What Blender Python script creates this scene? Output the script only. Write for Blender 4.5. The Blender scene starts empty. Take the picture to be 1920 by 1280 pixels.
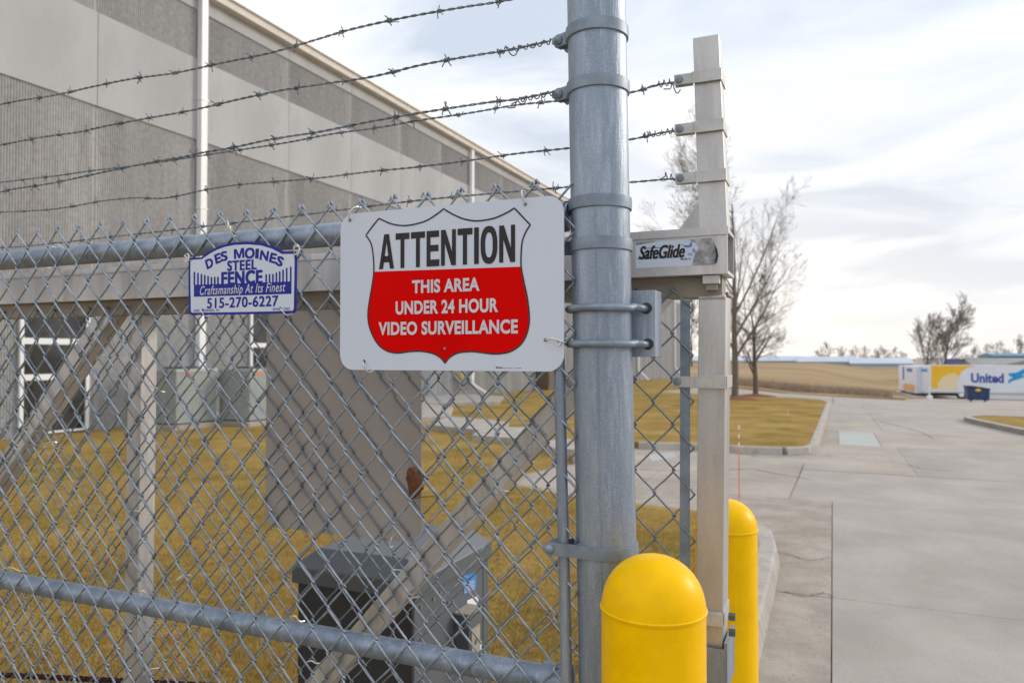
import bpy, bmesh, math, random
import numpy as np
from mathutils import Vector
from mathutils.geometry import delaunay_2d_cdt
PI = math.pi
sc = bpy.context.scene
col = sc.collection

# ------------------------------------------------------------------ camera
F = 1397.0; YAW = math.radians(23.3); H = 1.58
PIT = math.atan(27 / F)
cam_d = bpy.data.cameras.new('camera'); cam = bpy.data.objects.new('camera', cam_d); col.objects.link(cam)
cam.location = (0, 0, H); cam.rotation_euler = (PI / 2 + PIT, 0, YAW)
cam_d.sensor_width = 36; cam_d.lens = F / 1920 * 36
cam_d.clip_start = .02; cam_d.clip_end = 3000
cam_d.dof.use_dof = True; cam_d.dof.focus_distance = 1.33; cam_d.dof.aperture_fstop = 6.3
sc.camera = cam
# ------------------------------------------------------------------ sky, sun, exposure
SUN_AZ = math.radians(48); SUN_EL = math.radians(22)      # azimuth from +Y towards +X
w = bpy.data.worlds.new('World'); sc.world = w; w.use_nodes = True
nt = w.node_tree; N = nt.nodes; L = nt.links; N.clear()
out = N.new('ShaderNodeOutputWorld'); bg = N.new('ShaderNodeBackground'); bg.inputs[1].default_value = .1
sky = N.new('ShaderNodeTexSky'); sky.sky_type = 'NISHITA'; sky.sun_disc = False
sky.sun_elevation = SUN_EL; sky.sun_rotation = SUN_AZ
tc = N.new('ShaderNodeTexCoord')
def wm(op, a, b=None, c=None):
    n = N.new('ShaderNodeMath'); n.operation = op
    for i, v in enumerate((a, b, c)):
        if v is None: continue
        if isinstance(v, (int, float)): n.inputs[i].default_value = v
        else: L.new(v, n.inputs[i])
    return n.outputs[0]
sep = N.new('ShaderNodeSeparateXYZ'); L.new(tc.outputs['Generated'], sep.inputs[0])
zz = wm('ADD', wm('MAXIMUM', sep.outputs[2], 0.0), .16)
comb = N.new('ShaderNodeCombineXYZ')
L.new(wm('DIVIDE', sep.outputs[0], zz), comb.inputs[0]); L.new(wm('DIVIDE', sep.outputs[1], zz), comb.inputs[1])
mp = N.new('ShaderNodeMapping'); L.new(comb.outputs[0], mp.inputs[0])
mp.inputs['Rotation'].default_value = (0, 0, math.radians(25)); mp.inputs['Scale'].default_value = (1.0, 1.35, 1); mp.inputs['Location'].default_value = (3.1, 1.7, 0)
n1 = N.new('ShaderNodeTexNoise'); L.new(mp.outputs[0], n1.inputs['Vector']); n1.inputs['Scale'].default_value = 1.15; n1.inputs['Detail'].default_value = 7; n1.inputs['Roughness'].default_value = .52; n1.inputs['Distortion'].default_value = .8
cr = N.new('ShaderNodeValToRGB'); L.new(n1.outputs[0], cr.inputs[0])
e = cr.color_ramp.elements; e[0].position = .36; e[0].color = (5.3, 5.95, 7.0, 1); e[1].position = .62; e[1].color = (8.8, 8.85, 9.0, 1)
m_ = e.new(.48); m_.color = (7.2, 7.7, 8.4, 1)
# thin bright haze near the horizon and round the veiled sun
dot = N.new('ShaderNodeVectorMath'); dot.operation = 'DOT_PRODUCT'; L.new(tc.outputs['Generated'], dot.inputs[0]); dot.inputs[1].default_value = (-.10, .99, .03)
gl = wm('POWER', wm('MAXIMUM', dot.outputs['Value'], 0.0), 40)
hz = wm('POWER', wm('SUBTRACT', 1.0, wm('MAXIMUM', sep.outputs[2], 0.0)), 6)
mx0 = N.new('ShaderNodeMixRGB'); L.new(wm('MULTIPLY', hz, .9), mx0.inputs[0]); L.new(cr.outputs[0], mx0.inputs[1]); mx0.inputs[2].default_value = (9.3, 9.2, 9.05, 1)
add = N.new('ShaderNodeMixRGB'); add.blend_type = 'ADD'; L.new(gl, add.inputs[0]); L.new(mx0.outputs[0], add.inputs[1]); add.inputs[2].default_value = (1.8, 1.2, .5, 1)
mix = N.new('ShaderNodeMixRGB'); mix.inputs[0].default_value = .93; L.new(sky.outputs[0], mix.inputs[1]); L.new(add.outputs[0], mix.inputs[2])
zen = N.new('ShaderNodeMixRGB'); zen.blend_type = 'MULTIPLY'; zen.inputs[0].default_value = 1; L.new(mix.outputs[0], zen.inputs[1]); cz = N.new('ShaderNodeCombineXYZ')
zf = wm('ADD', wm('MULTIPLY', wm('MAXIMUM', sep.outputs[2], 0.0), .45), .97)
for i in range(3): L.new(zf, cz.inputs[i])
L.new(cz.outputs[0], zen.inputs[2]); L.new(zen.outputs[0], bg.inputs[0]); L.new(bg.outputs[0], out.inputs[0])
sl = bpy.data.lights.new('sun', 'SUN'); sun = bpy.data.objects.new('sun', sl); col.objects.link(sun)
sl.energy = 1.5; sl.angle = math.radians(16); sl.color = (1, .9, .76)
sd = Vector((math.sin(SUN_AZ) * math.cos(SUN_EL), math.cos(SUN_AZ) * math.cos(SUN_EL), math.sin(SUN_EL)))
sun.rotation_euler = sd.to_track_quat('Z', 'Y').to_euler()
sc.view_settings.view_transform = 'Standard'; sc.view_settings.look = 'None'; sc.view_settings.exposure = 0.16; sc.view_settings.gamma = 1
sc.view_settings.use_curve_mapping = False
sc.render.engine = 'CYCLES'

# ------------------------------------------------------------------ measuring helpers (sight lines of the survey camera)
_cy, _sy, _cp, _sp = math.cos(YAW), math.sin(YAW), math.cos(PIT), math.sin(PIT)
_r = np.array((_cy, _sy, 0)); _f = np.array((-_sy * _cp, _cy * _cp, _sp)); _u = np.array((_sy * _sp, -_cy * _sp, _cp))
def ray(px, py): return _f + (px - 960) / F * _r + (640 - py) / F * _u
def PY(px, py, Y):
    d = ray(px, py); k = Y / d[1]; return Vector((d[0] * k, Y, H + d[2] * k))
def PX(px, py, X):
    d = ray(px, py); k = X / d[0]; return Vector((X, d[1] * k, H + d[2] * k))
def PD(px, py, dep):
    d = ray(px, py); return Vector((d[0] * dep, d[1] * dep, H + d[2] * dep))
def lin(x, t):
    if x <= t[0][0]: return t[0][1]
    for (a, b), (c, d) in zip(t, t[1:]):
        if x <= c: return b + (d - b) * (x - a) / (c - a)
    return t[-1][1]
GF = [(0, 0), (15, 0), (62, -.45), (100, -.8), (200, -.15), (240, -1.2), (320, -4), (900, -6)]
GL = [(0, 0), (10, -.02), (20, -.1), (35, -.3), (50, -.85), (66, -1.5), (90, -1.5), (200, -.15), (240, -1.2), (320, -4), (900, -6)]
GR = [(0, 0), (10, -.05), (20, -.15), (35, -.45), (50, -1.05), (70, -2.05), (97, -3.15), (130, -3.15), (200, -1.2), (240, -2), (320, -4), (900, -6)]
def g(X, Y):
    if X <= -14: return lin(Y, GF)
    if X <= -3:
        k = (X + 14) / 11; return lin(Y, GF) * (1 - k) + lin(Y, GL) * k
    if X <= 7:
        k = (X + 3) / 10; return lin(Y, GL) * (1 - k) + lin(Y, GR) * k
    return lin(Y, GR)

def PG(px, py, off=0.):
    d = ray(px, py); k = 1.
    while k < 600:
        p = (d[0] * k, d[1] * k, H + d[2] * k)
        if p[2] <= g(p[0], p[1]) + off: return Vector(p)
        k *= 1.003

# ------------------------------------------------------------------ materials
MATS = {}
def mat(name, c1, c2=None, rough=.6, metal=0., scale=8., detail=5., bump=0., bscale=None, stretch=(1, 1, 1), lo=.35, hi=.65, c3=None, s3=40., f3=.5, spec=.5, coat=0., bdist=.01, speck=0., sscale=200., rnd=0.):
    m = bpy.data.materials.new(name); m.use_nodes = True
    T = m.node_tree; n = T.nodes; l = T.links; b = n['Principled BSDF']
    b.inputs['Roughness'].default_value = rough; b.inputs['Metallic'].default_value = metal
    b.inputs['Specular IOR Level'].default_value = spec; b.inputs['Coat Weight'].default_value = coat
    b.inputs['Base Color'].default_value = (*c1, 1)
    t = n.new('ShaderNodeTexCoord'); mp = n.new('ShaderNodeMapping'); l.new(t.outputs['Object'], mp.inputs[0]); mp.inputs['Scale'].default_value = stretch
    if c2 is not None:
        a = n.new('ShaderNodeTexNoise'); l.new(mp.outputs[0], a.inputs['Vector']); a.inputs['Scale'].default_value = scale; a.inputs['Detail'].default_value = detail; a.inputs['Roughness'].default_value = .6
        r = n.new('ShaderNodeValToRGB'); l.new(a.outputs[0], r.inputs[0]); r.color_ramp.elements[0].position = lo; r.color_ramp.elements[1].position = hi
        r.color_ramp.elements[0].color = (*c1, 1); r.color_ramp.elements[1].color = (*c2, 1); outc = r.outputs[0]
        if c3 is not None:
            a3 = n.new('ShaderNodeTexNoise'); l.new(mp.outputs[0], a3.inputs['Vector']); a3.inputs['Scale'].default_value = s3; a3.inputs['Detail'].default_value = 4; a3.inputs['Roughness'].default_value = .7
            r3 = n.new('ShaderNodeValToRGB'); l.new(a3.outputs[0], r3.inputs[0]); r3.color_ramp.elements[0].position = .5; r3.color_ramp.elements[1].position = .66
            r3.color_ramp.elements[0].color = (0, 0, 0, 1); r3.color_ramp.elements[1].color = (f3, f3, f3, 1)
            mx = n.new('ShaderNodeMixRGB'); l.new(r3.outputs[0], mx.inputs[0]); l.new(outc, mx.inputs[1]); mx.inputs[2].default_value = (*c3, 1); outc = mx.outputs[0]
        if speck:
            a4 = n.new('ShaderNodeTexNoise'); l.new(t.outputs['Object'], a4.inputs['Vector']); a4.inputs['Scale'].default_value = sscale; a4.inputs['Detail'].default_value = 3; a4.inputs['Roughness'].default_value = .7
            r4 = n.new('ShaderNodeMapRange'); l.new(a4.outputs[0], r4.inputs[0]); r4.inputs[1].default_value = .3; r4.inputs[2].default_value = .7; r4.inputs[3].default_value = 1 - speck; r4.inputs[4].default_value = 1 + speck
            vm = n.new('ShaderNodeVectorMath'); vm.operation = 'SCALE'; l.new(outc, vm.inputs[0]); l.new(r4.outputs[0], vm.inputs['Scale']); outc = vm.outputs[0]
        if rnd:
            oi = n.new('ShaderNodeObjectInfo'); r5 = n.new('ShaderNodeMapRange'); l.new(oi.outputs['Random'], r5.inputs[0]); r5.inputs[3].default_value = 1 - rnd; r5.inputs[4].default_value = 1 + rnd
            vm = n.new('ShaderNodeVectorMath'); vm.operation = 'SCALE'; l.new(outc, vm.inputs[0]); l.new(r5.outputs[0], vm.inputs['Scale']); outc = vm.outputs[0]
        l.new(outc, b.inputs['Base Color'])
    if bump:
        q = n.new('ShaderNodeTexNoise'); l.new(mp.outputs[0], q.inputs['Vector']); q.inputs['Scale'].default_value = bscale or scale * 4; q.inputs['Detail'].default_value = 5; q.inputs['Roughness'].default_value = .65
        bp = n.new('ShaderNodeBump'); bp.inputs['Strength'].default_value = bump; bp.inputs['Distance'].default_value = bdist; l.new(q.outputs[0], bp.inputs['Height']); l.new(bp.outputs[0], b.inputs['Normal'])
    MATS[name] = m; return m
M_galv = mat('galvanised_steel', (.205, .25, .32), (.32, .38, .465), rough=.42, metal=.5, scale=14, stretch=(1, 1, .12), c3=(.50, .55, .62), s3=70, f3=.4, bump=.6, bscale=200, bdist=.0016, speck=.22, sscale=420)
M_band = mat('cast_zinc', (.19, .235, .29), (.27, .32, .385), rough=.5, metal=.45, scale=30, bump=.35, bscale=300, bdist=.001)
M_wire = mat('zinc_wire', (.22, .26, .31), (.40, .45, .52), rough=.4, metal=.7, scale=60, bump=.2, bscale=500, bdist=.0006)
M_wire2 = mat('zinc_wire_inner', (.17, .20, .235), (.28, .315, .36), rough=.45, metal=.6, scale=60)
M_barb = mat('barbed_wire_zinc', (.12, .145, .15), (.24, .27, .29), rough=.5, metal=.5, scale=90)
M_alu = mat('mill_aluminium', (.46, .445, .435), (.66, .645, .635), rough=.38, metal=.5, scale=9, stretch=(1, 1, .15), c3=(.32, .275, .24), s3=14, f3=.4, bump=.12, bscale=120, bdist=.001, speck=.07, sscale=260)
M_alud = mat('shaded_aluminium', (.27, .235, .20), (.37, .33, .29), rough=.55, metal=.3, scale=12, stretch=(.2, 1, 1), c3=(.14, .11, .09), s3=25, f3=.4, bump=.1)  # darker, browner aluminium: shade under the track beam put into the colour
M_alusheet = mat('aluminium_sheet', (.33, .295, .275), (.39, .355, .335), rough=.5, metal=.25, scale=2, stretch=(1, 1, 1), c3=(.32, .29, .27), s3=60, f3=.15)
M_tie = mat('bright_aluminium_tie', (.72, .70, .66), (.86, .85, .82), rough=.3, metal=.7, scale=90)
M_signw = mat('white_sign_face', (.60, .65, .76), (.63, .68, .785), spec=.25, rough=.45, scale=4, c3=(.66, .68, .73), s3=60, f3=.2)
M_black = mat('black_ink', (.035, .032, .035), (.045, .042, .045), spec=.15, rough=.6, scale=30)
M_red = mat('red_ink', (.66, .002, .002), (.72, .003, .002), spec=.03, rough=.6, scale=5)
M_blue = mat('blue_ink', (.022, .03, .27), (.03, .04, .33), spec=.12, rough=.5, scale=20)
M_dblue = mat('deep_blue_ink', (.018, .02, .26), (.03, .03, .34), rough=.35, scale=20)
M_lblue = mat('light_blue_ink', (.03, .2, .6), (.05, .28, .7), rough=.4, scale=20)
M_wink = mat('white_ink', (.60, .61, .67), (.64, .65, .70), spec=.2, rough=.5, scale=30)
M_yel = mat('yellow_plastic', (.95, .53, .0), (.99, .57, .0), rough=.33, scale=3, bump=.06, bscale=60, spec=.12, c3=(.75, .38, .0), s3=9, f3=.35, speck=.03, sscale=35)
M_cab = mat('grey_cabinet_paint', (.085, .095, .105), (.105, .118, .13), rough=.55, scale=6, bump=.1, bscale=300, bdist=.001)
M_cabd = mat('shade_and_dark_paint', (.026, .027, .03), (.04, .042, .046), rough=.55, scale=8)  # shade of the cabinet front put into the colour; also for dark fittings
M_beige = mat('dusty_beige_metal', (.33, .28, .23), (.42, .37, .31), rough=.7, scale=20)
M_leaf = mat('dry_brown_leaf', (.085, .028, .008), (.19, .07, .02), rough=.7, scale=60, bump=.4, bscale=150, bdist=.002)
M_chain = mat('oiled_rusty_chain', (.03, .012, .012), (.07, .03, .025), rough=.5, metal=.5, scale=60)
M_ribc = mat('ribbed_exposed_concrete', (.30, .30, .30), (.41, .41, .415), rough=.9, scale=.9, stretch=(1, 1, .15), rnd=.05, c3=(.28, .26, .235), s3=5, f3=.5, bump=.6, bscale=30, bdist=.01, speck=.16, sscale=9)
M_smoc = mat('smooth_concrete_panel', (.40, .41, .42), (.46, .47, .485), rough=.85, scale=.6, stretch=(1, 1, .5), rnd=.05, c3=(.385, .375, .365), s3=1.6, f3=.45, bump=.1, bscale=20)
M_white = mat('white_painted_metal', (.78, .79, .82), (.84, .85, .87), rough=.4, scale=3)
M_trim = mat('tan_eave_metal', (.60, .56, .52), (.68, .64, .60), rough=.6, scale=2)
M_roof = mat('roof_membrane', (.5, .5, .5), (.6, .6, .6), rough=.9, scale=2)
M_glass = mat('dark_window_glass', (.012, .013, .016), (.07, .07, .075), rough=.08, scale=2.2, lo=.4, hi=.75, bump=.03, bscale=2)
M_ac = mat('grey_green_condenser_paint', (.37, .41, .40), (.43, .47, .46), rough=.6, scale=5)
M_conc = mat('pavement_concrete', (.32, .275, .235), (.43, .375, .325), rough=.9, scale=.7, detail=9, c3=(.30, .265, .24), s3=5, f3=.4, bump=.5, bscale=90, bdist=.004, speck=.13, sscale=45, rnd=.04)
M_conc2 = mat('pavement_concrete_cool', (.32, .288, .258), (.41, .373, .337), rough=.9, scale=1.1, detail=9, c3=(.38, .31, .26), s3=1.6, f3=.35, bump=.4, bscale=120, bdist=.003, speck=.10, sscale=60, rnd=.04)
M_conc3 = mat('pavement_concrete_patch', (.38, .39, .37), (.44, .45, .43), rough=.9, scale=1.2, bump=.3, bscale=120, bdist=.003)
M_gut = mat('gutter_concrete_worn', (.31, .265, .22), (.42, .365, .31), rough=.95, scale=3, detail=10, c3=(.26, .235, .21), s3=4, f3=.45, bump=.8, bscale=150, bdist=.006, speck=.2, sscale=60)
M_kerb = mat('kerb_concrete', (.36, .32, .285), (.47, .43, .39), rough=.9, scale=3, c3=(.26, .235, .22), s3=9, f3=.5, bump=.4, bscale=100)
M_dirt = mat('dark_soil', (.07, .055, .04), (.1, .08, .06), rough=1, scale=3)
M_lawn = mat('dormant_lawn', (.29, .18, .045), (.42, .285, .095), rough=1, scale=.7, detail=10, c3=(.17, .15, .03), s3=.9, f3=.75, bump=.8, bscale=40, bdist=.03, spec=.1)
M_field = mat('dry_field', (.31, .215, .12), (.40, .29, .17), rough=1, scale=.06, detail=9, stretch=(.3, 1, 1), c3=(.25, .185, .095), s3=.09, f3=.7, bump=.15, bscale=2, spec=.1)
M_bladea = mat('dry_grass_blade', (.54, .365, .125), (.27, .16, .045), rough=.9, scale=1.7, spec=.15)
M_bladeg = mat('greenish_grass_blade', (.22, .21, .03), (.32, .28, .06), rough=.9, scale=3, spec=.15)
M_weed = mat('dead_weed', (.36, .27, .20), (.46, .36, .27), rough=1, scale=.5, spec=.1)
M_litter = mat('rust_leaf_litter', (.16, .045, .015), (.3, .13, .06), rough=.9, scale=9)
M_bark = mat('grey_brown_bark', (.14, .115, .095), (.20, .17, .14), rough=.95, scale=9, stretch=(1, 1, .3), bump=.5, bscale=20)
M_barkf = mat('far_bark', (.16, .12, .095), (.22, .17, .14), rough=1, scale=1)
M_mulch = mat('red_mulch', (.17, .055, .025), (.26, .1, .05), rough=1, scale=12, bump=.6, bscale=30)
M_orange = mat('orange_fibreglass', (.75, .17, .05), (.85, .25, .08), rough=.5, scale=9)
M_tyel = mat('trailer_yellow', (.86, .50, .015), (.9, .54, .03), rough=.4, scale=1)
M_tpale = mat('trailer_pale_yellow', (.85, .66, .36), (.85, .74, .55), rough=.4, scale=.4)
M_tor = mat('trailer_orange', (.8, .36, .09), (.85, .45, .15), rough=.4, scale=1)
M_tblue = mat('trailer_blue', (.03, .06, .36), (.05, .09, .44), rough=.4, scale=1)
M_tcy = mat('trailer_cyan', (.0, .27, .62), (.02, .36, .7), rough=.4, scale=.6)
M_twh = mat('trailer_white', (.74, .76, .82), (.80, .82, .87), rough=.4, scale=.6)
M_tyre = mat('tyre_rubber', (.025, .025, .03), (.05, .05, .05), rough=.85, scale=5)
M_dump = mat('navy_dumpster_paint', (.02, .045, .13), (.03, .06, .17), rough=.5, scale=2)
M_shed = mat('pale_blue_metal_roof', (.42, .48, .56), (.52, .58, .65), rough=.5, scale=.05)
M_teal = mat('teal_metal_roof', (.03, .17, .29), (.05, .22, .34), rough=.5, scale=.3)
M_greyr = mat('grey_shingle_roof', (.26, .26, .25), (.35, .35, .34), rough=.9, scale=.8)
M_siding = mat('tan_siding', (.38, .35, .31), (.45, .42, .38), rough=.9, scale=.8)
M_patch = mat('scuffed_sticker_metal', (.17, .17, .18), (.50, .50, .51), rough=.5, metal=.3, scale=45, c3=(.1, .1, .1), s3=120, f3=.6)

# ------------------------------------------------------------------ object helpers
def meta(o, label=None, cat=None, group=None, kind=None):
    if label: o['label'] = label
    if cat: o['category'] = cat
    if group: o['group'] = group
    if kind: o['kind'] = kind
    return o
def thing(name, loc, label, cat, group=None):
    o = bpy.data.objects.new(name, None); col.objects.link(o); o.location = loc; o.empty_display_size = .1
    return meta(o, label, cat, group)
def link(name, me, parent=None, mtl=None, smooth=False):
    if mtl and not me.materials: me.materials.append(mtl)
    o = bpy.data.objects.new(name, me); col.objects.link(o)
    if parent is not None:
        o.parent = parent
        if parent.type == 'EMPTY': o.location = -parent.location
    if smooth:
        me.shade_smooth()
    return o
class MB:
    def __init__(s): s.v = []; s.f = []
    def add(s, vs, fs):
        k = len(s.v); s.v += [tuple(q) for q in vs]; s.f += [tuple(i + k for i in q) for q in fs]; return s
    def box(s, a, b):
        x0, y0, z0 = a; x1, y1, z1 = b
        return s.hexa([(x0, y0, z0), (x1, y0, z0), (x1, y1, z0), (x0, y1, z0)], [(x0, y0, z1), (x1, y0, z1), (x1, y1, z1), (x0, y1, z1)])
    def hexa(s, bot, top):
        n = len(bot)
        return s.add(list(bot) + list(top), [tuple(range(n))[::-1], tuple(range(n, 2 * n))] + [(i, (i + 1) % n, (i + 1) % n + n, i + n) for i in range(n)])
    def tube(s, pts, r, n=8, caps=True, radii=None):
        pts = [Vector(p) for p in pts]; m = len(pts); ring = []
        up = None
        for i, p in enumerate(pts):
            t = (pts[min(i + 1, m - 1)] - pts[max(i - 1, 0)]).normalized()
            if up is None:
                up = Vector((0, 0, 1)) if abs(t.z) < .9 else Vector((0, 1, 0))
            a = (up - t * up.dot(t))
            if a.length < 1e-5: a = t.orthogonal()
            a.normalize(); up = a; b = t.cross(a); rr = radii[i] if radii else r
            ring += [p + (a * math.cos(2 * PI * k / n) + b * math.sin(2 * PI * k / n)) * rr for k in range(n)]
        f = [(i * n + k, i * n + (k + 1) % n, (i + 1) * n + (k + 1) % n, (i + 1) * n + k) for i in range(m - 1) for k in range(n)]
        if caps: f += [tuple(range(n))[::-1], tuple(range((m - 1) * n, m * n))]
        return s.add(ring, f)
    def lathe(s, c, prof, n=48):
        c = Vector(c); v = []; f = []
        for (r, z) in prof: v += [c + Vector((r * math.cos(2 * PI * k / n), r * math.sin(2 * PI * k / n), z)) for k in range(n)]
        for i in range(len(prof) - 1): f += [(i * n + k, i * n + (k + 1) % n, (i + 1) * n + (k + 1) % n, (i + 1) * n + k) for k in range(n)]
        return s.add(v, f)
    def polyY(s, pts, y0, y1):       # polygon given in XZ (counterclockwise seen from -Y), thick from y0 (front) to y1
        n = len(pts)
        return s.add([(p[0], y0, p[1]) for p in pts] + [(p[0], y1, p[1]) for p in pts],
                     [tuple(range(n)), tuple(range(n, 2 * n))[::-1]] + [((i + 1) % n, i, i + n, (i + 1) % n + n) for i in range(n)])
    def mesh(s, name='m'):
        me = bpy.data.meshes.new(name); me.from_pydata(s.v, [], s.f); me.validate(); return me
    def build(s, name, mtl, parent=None, smooth=False, fix=True, bevel=0, **kw):
        me = s.mesh(name)
        if fix:
            bm = bmesh.new(); bm.from_mesh(me); bmesh.ops.recalc_face_normals(bm, faces=bm.faces)
            if bevel: bmesh.ops.bevel(bm, geom=list(bm.edges), offset=bevel, segments=2, affect='EDGES', profile=.6)
            bm.to_mesh(me); bm.free()
        o = link(name, me, parent, mtl)
        if smooth: smooth_by_angle(me)
        return meta(o, **kw)
def smooth_by_angle(me, ang=math.radians(40)):
    me.shade_smooth()
    bm = bmesh.new(); bm.from_mesh(me)
    for e_ in bm.edges:
        if len(e_.link_faces) == 2 and e_.calc_face_angle(0) > ang: e_.smooth = False
    bm.to_mesh(me); bm.free()
def curve(pts, n=8):      # Catmull-Rom through points
    P = [Vector(p) for p in pts]; P = [P[0] * 2 - P[1]] + P + [P[-1] * 2 - P[-2]]; o = []
    for i in range(1, len(P) - 2):
        for k in range(n):
            t = k / n; a, b, c, d = P[i - 1:i + 3]
            o.append(.5 * ((2 * b) + (c - a) * t + (2 * a - 5 * b + 4 * c - d) * t * t + (3 * b - a - 3 * c + d) * t ** 3))
    o.append(P[-2]); return o
def rrect(x0, x1, z0, z1, r, n=8):
    o = []
    for cx, cz, a0 in ((x1 - r, z0 + r, -90), (x1 - r, z1 - r, 0), (x0 + r, z1 - r, 90), (x0 + r, z0 + r, 180)):
        o += [(cx + r * math.cos(math.radians(a0 + 90 * k / n)), cz + r * math.sin(math.radians(a0 + 90 * k / n))) for k in range(n + 1)]
    return o
_tcache = {}
def text_raw(s, offset=0., shear=0., space=1.):
    key = (s, offset, shear, space)
    if s == 'M': return [(0, 0), (.21, 0), (.21, .64), (.42, 0), (.58, 0), (.79, .64), (.79, 0), (1, 0), (1, 1), (.72, 1), (.5, .36), (.28, 1), (0, 1)], [tuple(range(13))]
    if key in _tcache: return _tcache[key]
    cu = bpy.data.curves.new('t', 'FONT'); cu.body = s; cu.size = 1; cu.offset = offset; cu.shear = shear; cu.space_character = space; cu.resolution_u = 5
    ob = bpy.data.objects.new('t', cu); col.objects.link(ob)
    dg = bpy.context.evaluated_depsgraph_get(); me = bpy.data.meshes.new_from_object(ob.evaluated_get(dg))
    v = [tuple(q.co) for q in me.vertices]; f = [tuple(p.vertices) for p in me.polygons]
    bpy.data.objects.remove(ob); bpy.data.curves.remove(cu); bpy.data.meshes.remove(me)
    x = [q[0] for q in v]; y = [q[1] for q in v]; x0, x1, y0, y1 = min(x), max(x), min(y), max(y)
    _tcache[key] = ([((q[0] - x0) / (x1 - x0), (q[1] - y0) / (y1 - y0)) for q in v], f); return _tcache[key]
def text_box(mb, s, x0, x1, z0, z1, Y, offset=.02, shear=0., space=1., rot=0., bold=0.):
    if bold:
        for k, (ux_, uz_) in enumerate(((-1, -.6), (1, -.6), (-1, .6), (1, .6), (0, 0))):
            d = bold * (z1 - z0); text_box(mb, s, x0 + d + ux_ * d, x1 - d + ux_ * d, z0 + d * .6 + uz_ * d, z1 - d * .6 + uz_ * d, Y - k * .00001, offset, shear, space, rot)
        return
    v, f = text_raw(s, offset, shear, space); cx, cz = (x0 + x1) / 2, (z0 + z1) / 2; o = []
    for a, b in v:
        dx = (a - .5) * (x1 - x0); dz = (b - .5) * (z1 - z0)
        o.append((cx + dx * math.cos(rot) - dz * math.sin(rot), Y, cz + dx * math.sin(rot) + dz * math.cos(rot)))
    mb.add(o, f)
def text_px(mb, s, p0, p1, Y, **k):      # corner points measured on the plane Y (top-left, bottom-right)
    a = PY(*p0, Y); b = PY(*p1, Y); text_box(mb, s, a.x, b.x, b.z, a.z, Y, **k)
def ribbon(mb, pts, wd, Y):
    n = len(pts); P = [Vector((p[0], p[1])) for p in pts]; o = []
    for i in range(n):
        t = (P[(i + 1) % n] - P[i - 1]).normalized(); nn = Vector((-t.y, t.x)) * wd / 2
        o += [(P[i].x + nn.x, Y, P[i].y + nn.y), (P[i].x - nn.x, Y, P[i].y - nn.y)]
    mb.add(o, [(2 * i, 2 * i + 1, (2 * i + 3) % (2 * n), (2 * i + 2) % (2 * n)) for i in range(n)])
def np_mesh(name, V, Q, mtl, parent=None, smooth=True, **kw):
    me = bpy.data.meshes.new(name); nv, nf, k = len(V), len(Q), Q.shape[1]
    me.vertices.add(nv); me.vertices.foreach_set('co', V.astype(np.float32).ravel())
    me.loops.add(nf * k); me.loops.foreach_set('vertex_index', Q.astype(np.int32).ravel())
    me.polygons.add(nf); me.polygons.foreach_set('loop_start', np.arange(0, nf * k, k, dtype=np.int32))
    me.update(calc_edges=True)
    if smooth: me.shade_smooth()
    return meta(link(name, me, parent, mtl), **kw)

# ------------------------------------------------------------------ ground sheets
def surf(name, poly, step, dz, mtl, parent=None, skirt=0., zf=None, **kw):
    zf = zf or g; P = [Vector((a, b)) for a, b in poly]; n = len(P); B = []
    for i in range(n):                                   # densify border
        a, b = P[i], P[(i + 1) % n]; k = max(1, int((b - a).length / step))
        B += [a.lerp(b, j / k) for j in range(k)]
    nb = len(B); xs = [p.x for p in P]; ys = [p.y for p in P]; pts = list(B)
    def inside(x, y):
        c = False
        for i in range(nb):
            a, b = B[i], B[i - 1]
            if (a.y > y) != (b.y > y) and x < (b.x - a.x) * (y - a.y) / (b.y - a.y) + a.x: c = not c
        return c
    x = min(xs) + step * .5
    while x < max(xs):
        y = min(ys) + step * .5
        while y < max(ys):
            if inside(x, y) and min((q.x - x) ** 2 + (q.y - y) ** 2 for q in B) > (step * .35) ** 2: pts.append(Vector((x + random.uniform(-.1, .1) * step, y)))
            y += step
        x += step
    V, E_, Fc, *_ = delaunay_2d_cdt(pts, [(i, (i + 1) % nb) for i in range(nb)], [list(range(nb))], 1, 1e-4)
    mb = MB(); mb.add([(v.x, v.y, zf(v.x, v.y) + dz) for v in V], Fc)
    if skirt:
        top = [(b.x, b.y, zf(b.x, b.y) + dz) for b in B]; bot = [(b.x, b.y, zf(b.x, b.y) + dz - skirt) for b in B]
        mb.add(top + bot, [(i, (i + 1) % nb, (i + 1) % nb + nb, i + nb) for i in range(nb)])
    return mb.build(name, mtl, parent, **kw)
random.seed(4)
LAWN = [(-14.42, -4), (-.58, -4), (-.56, 3.8), (-.57, 5.7), (-.59, 6.6), (-.67, 7.2), (-.88, 7.65), (-1.3, 7.88), (-2, 8.0), (-2.73, 8.1), (-3.8, 8.6), (-4.15, 10), (-3.85, 11.4),
        (-3.6, 13.9), (-2.6, 14.15), (-1.53, 14.1), (-.85, 14.2), (-.52, 14.5), (-.42, 15.0), (-.37, 19.2), (-.25, 33.4), (-.6, 36.2), (-2.0, 39.0), (-6.6, 39.3), (-9.5, 40.5), (-9.5, 66), (-14.42, 66)]
surf('lawn', LAWN, 1.4, 0, M_lawn, skirt=.16, kind='structure')
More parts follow.
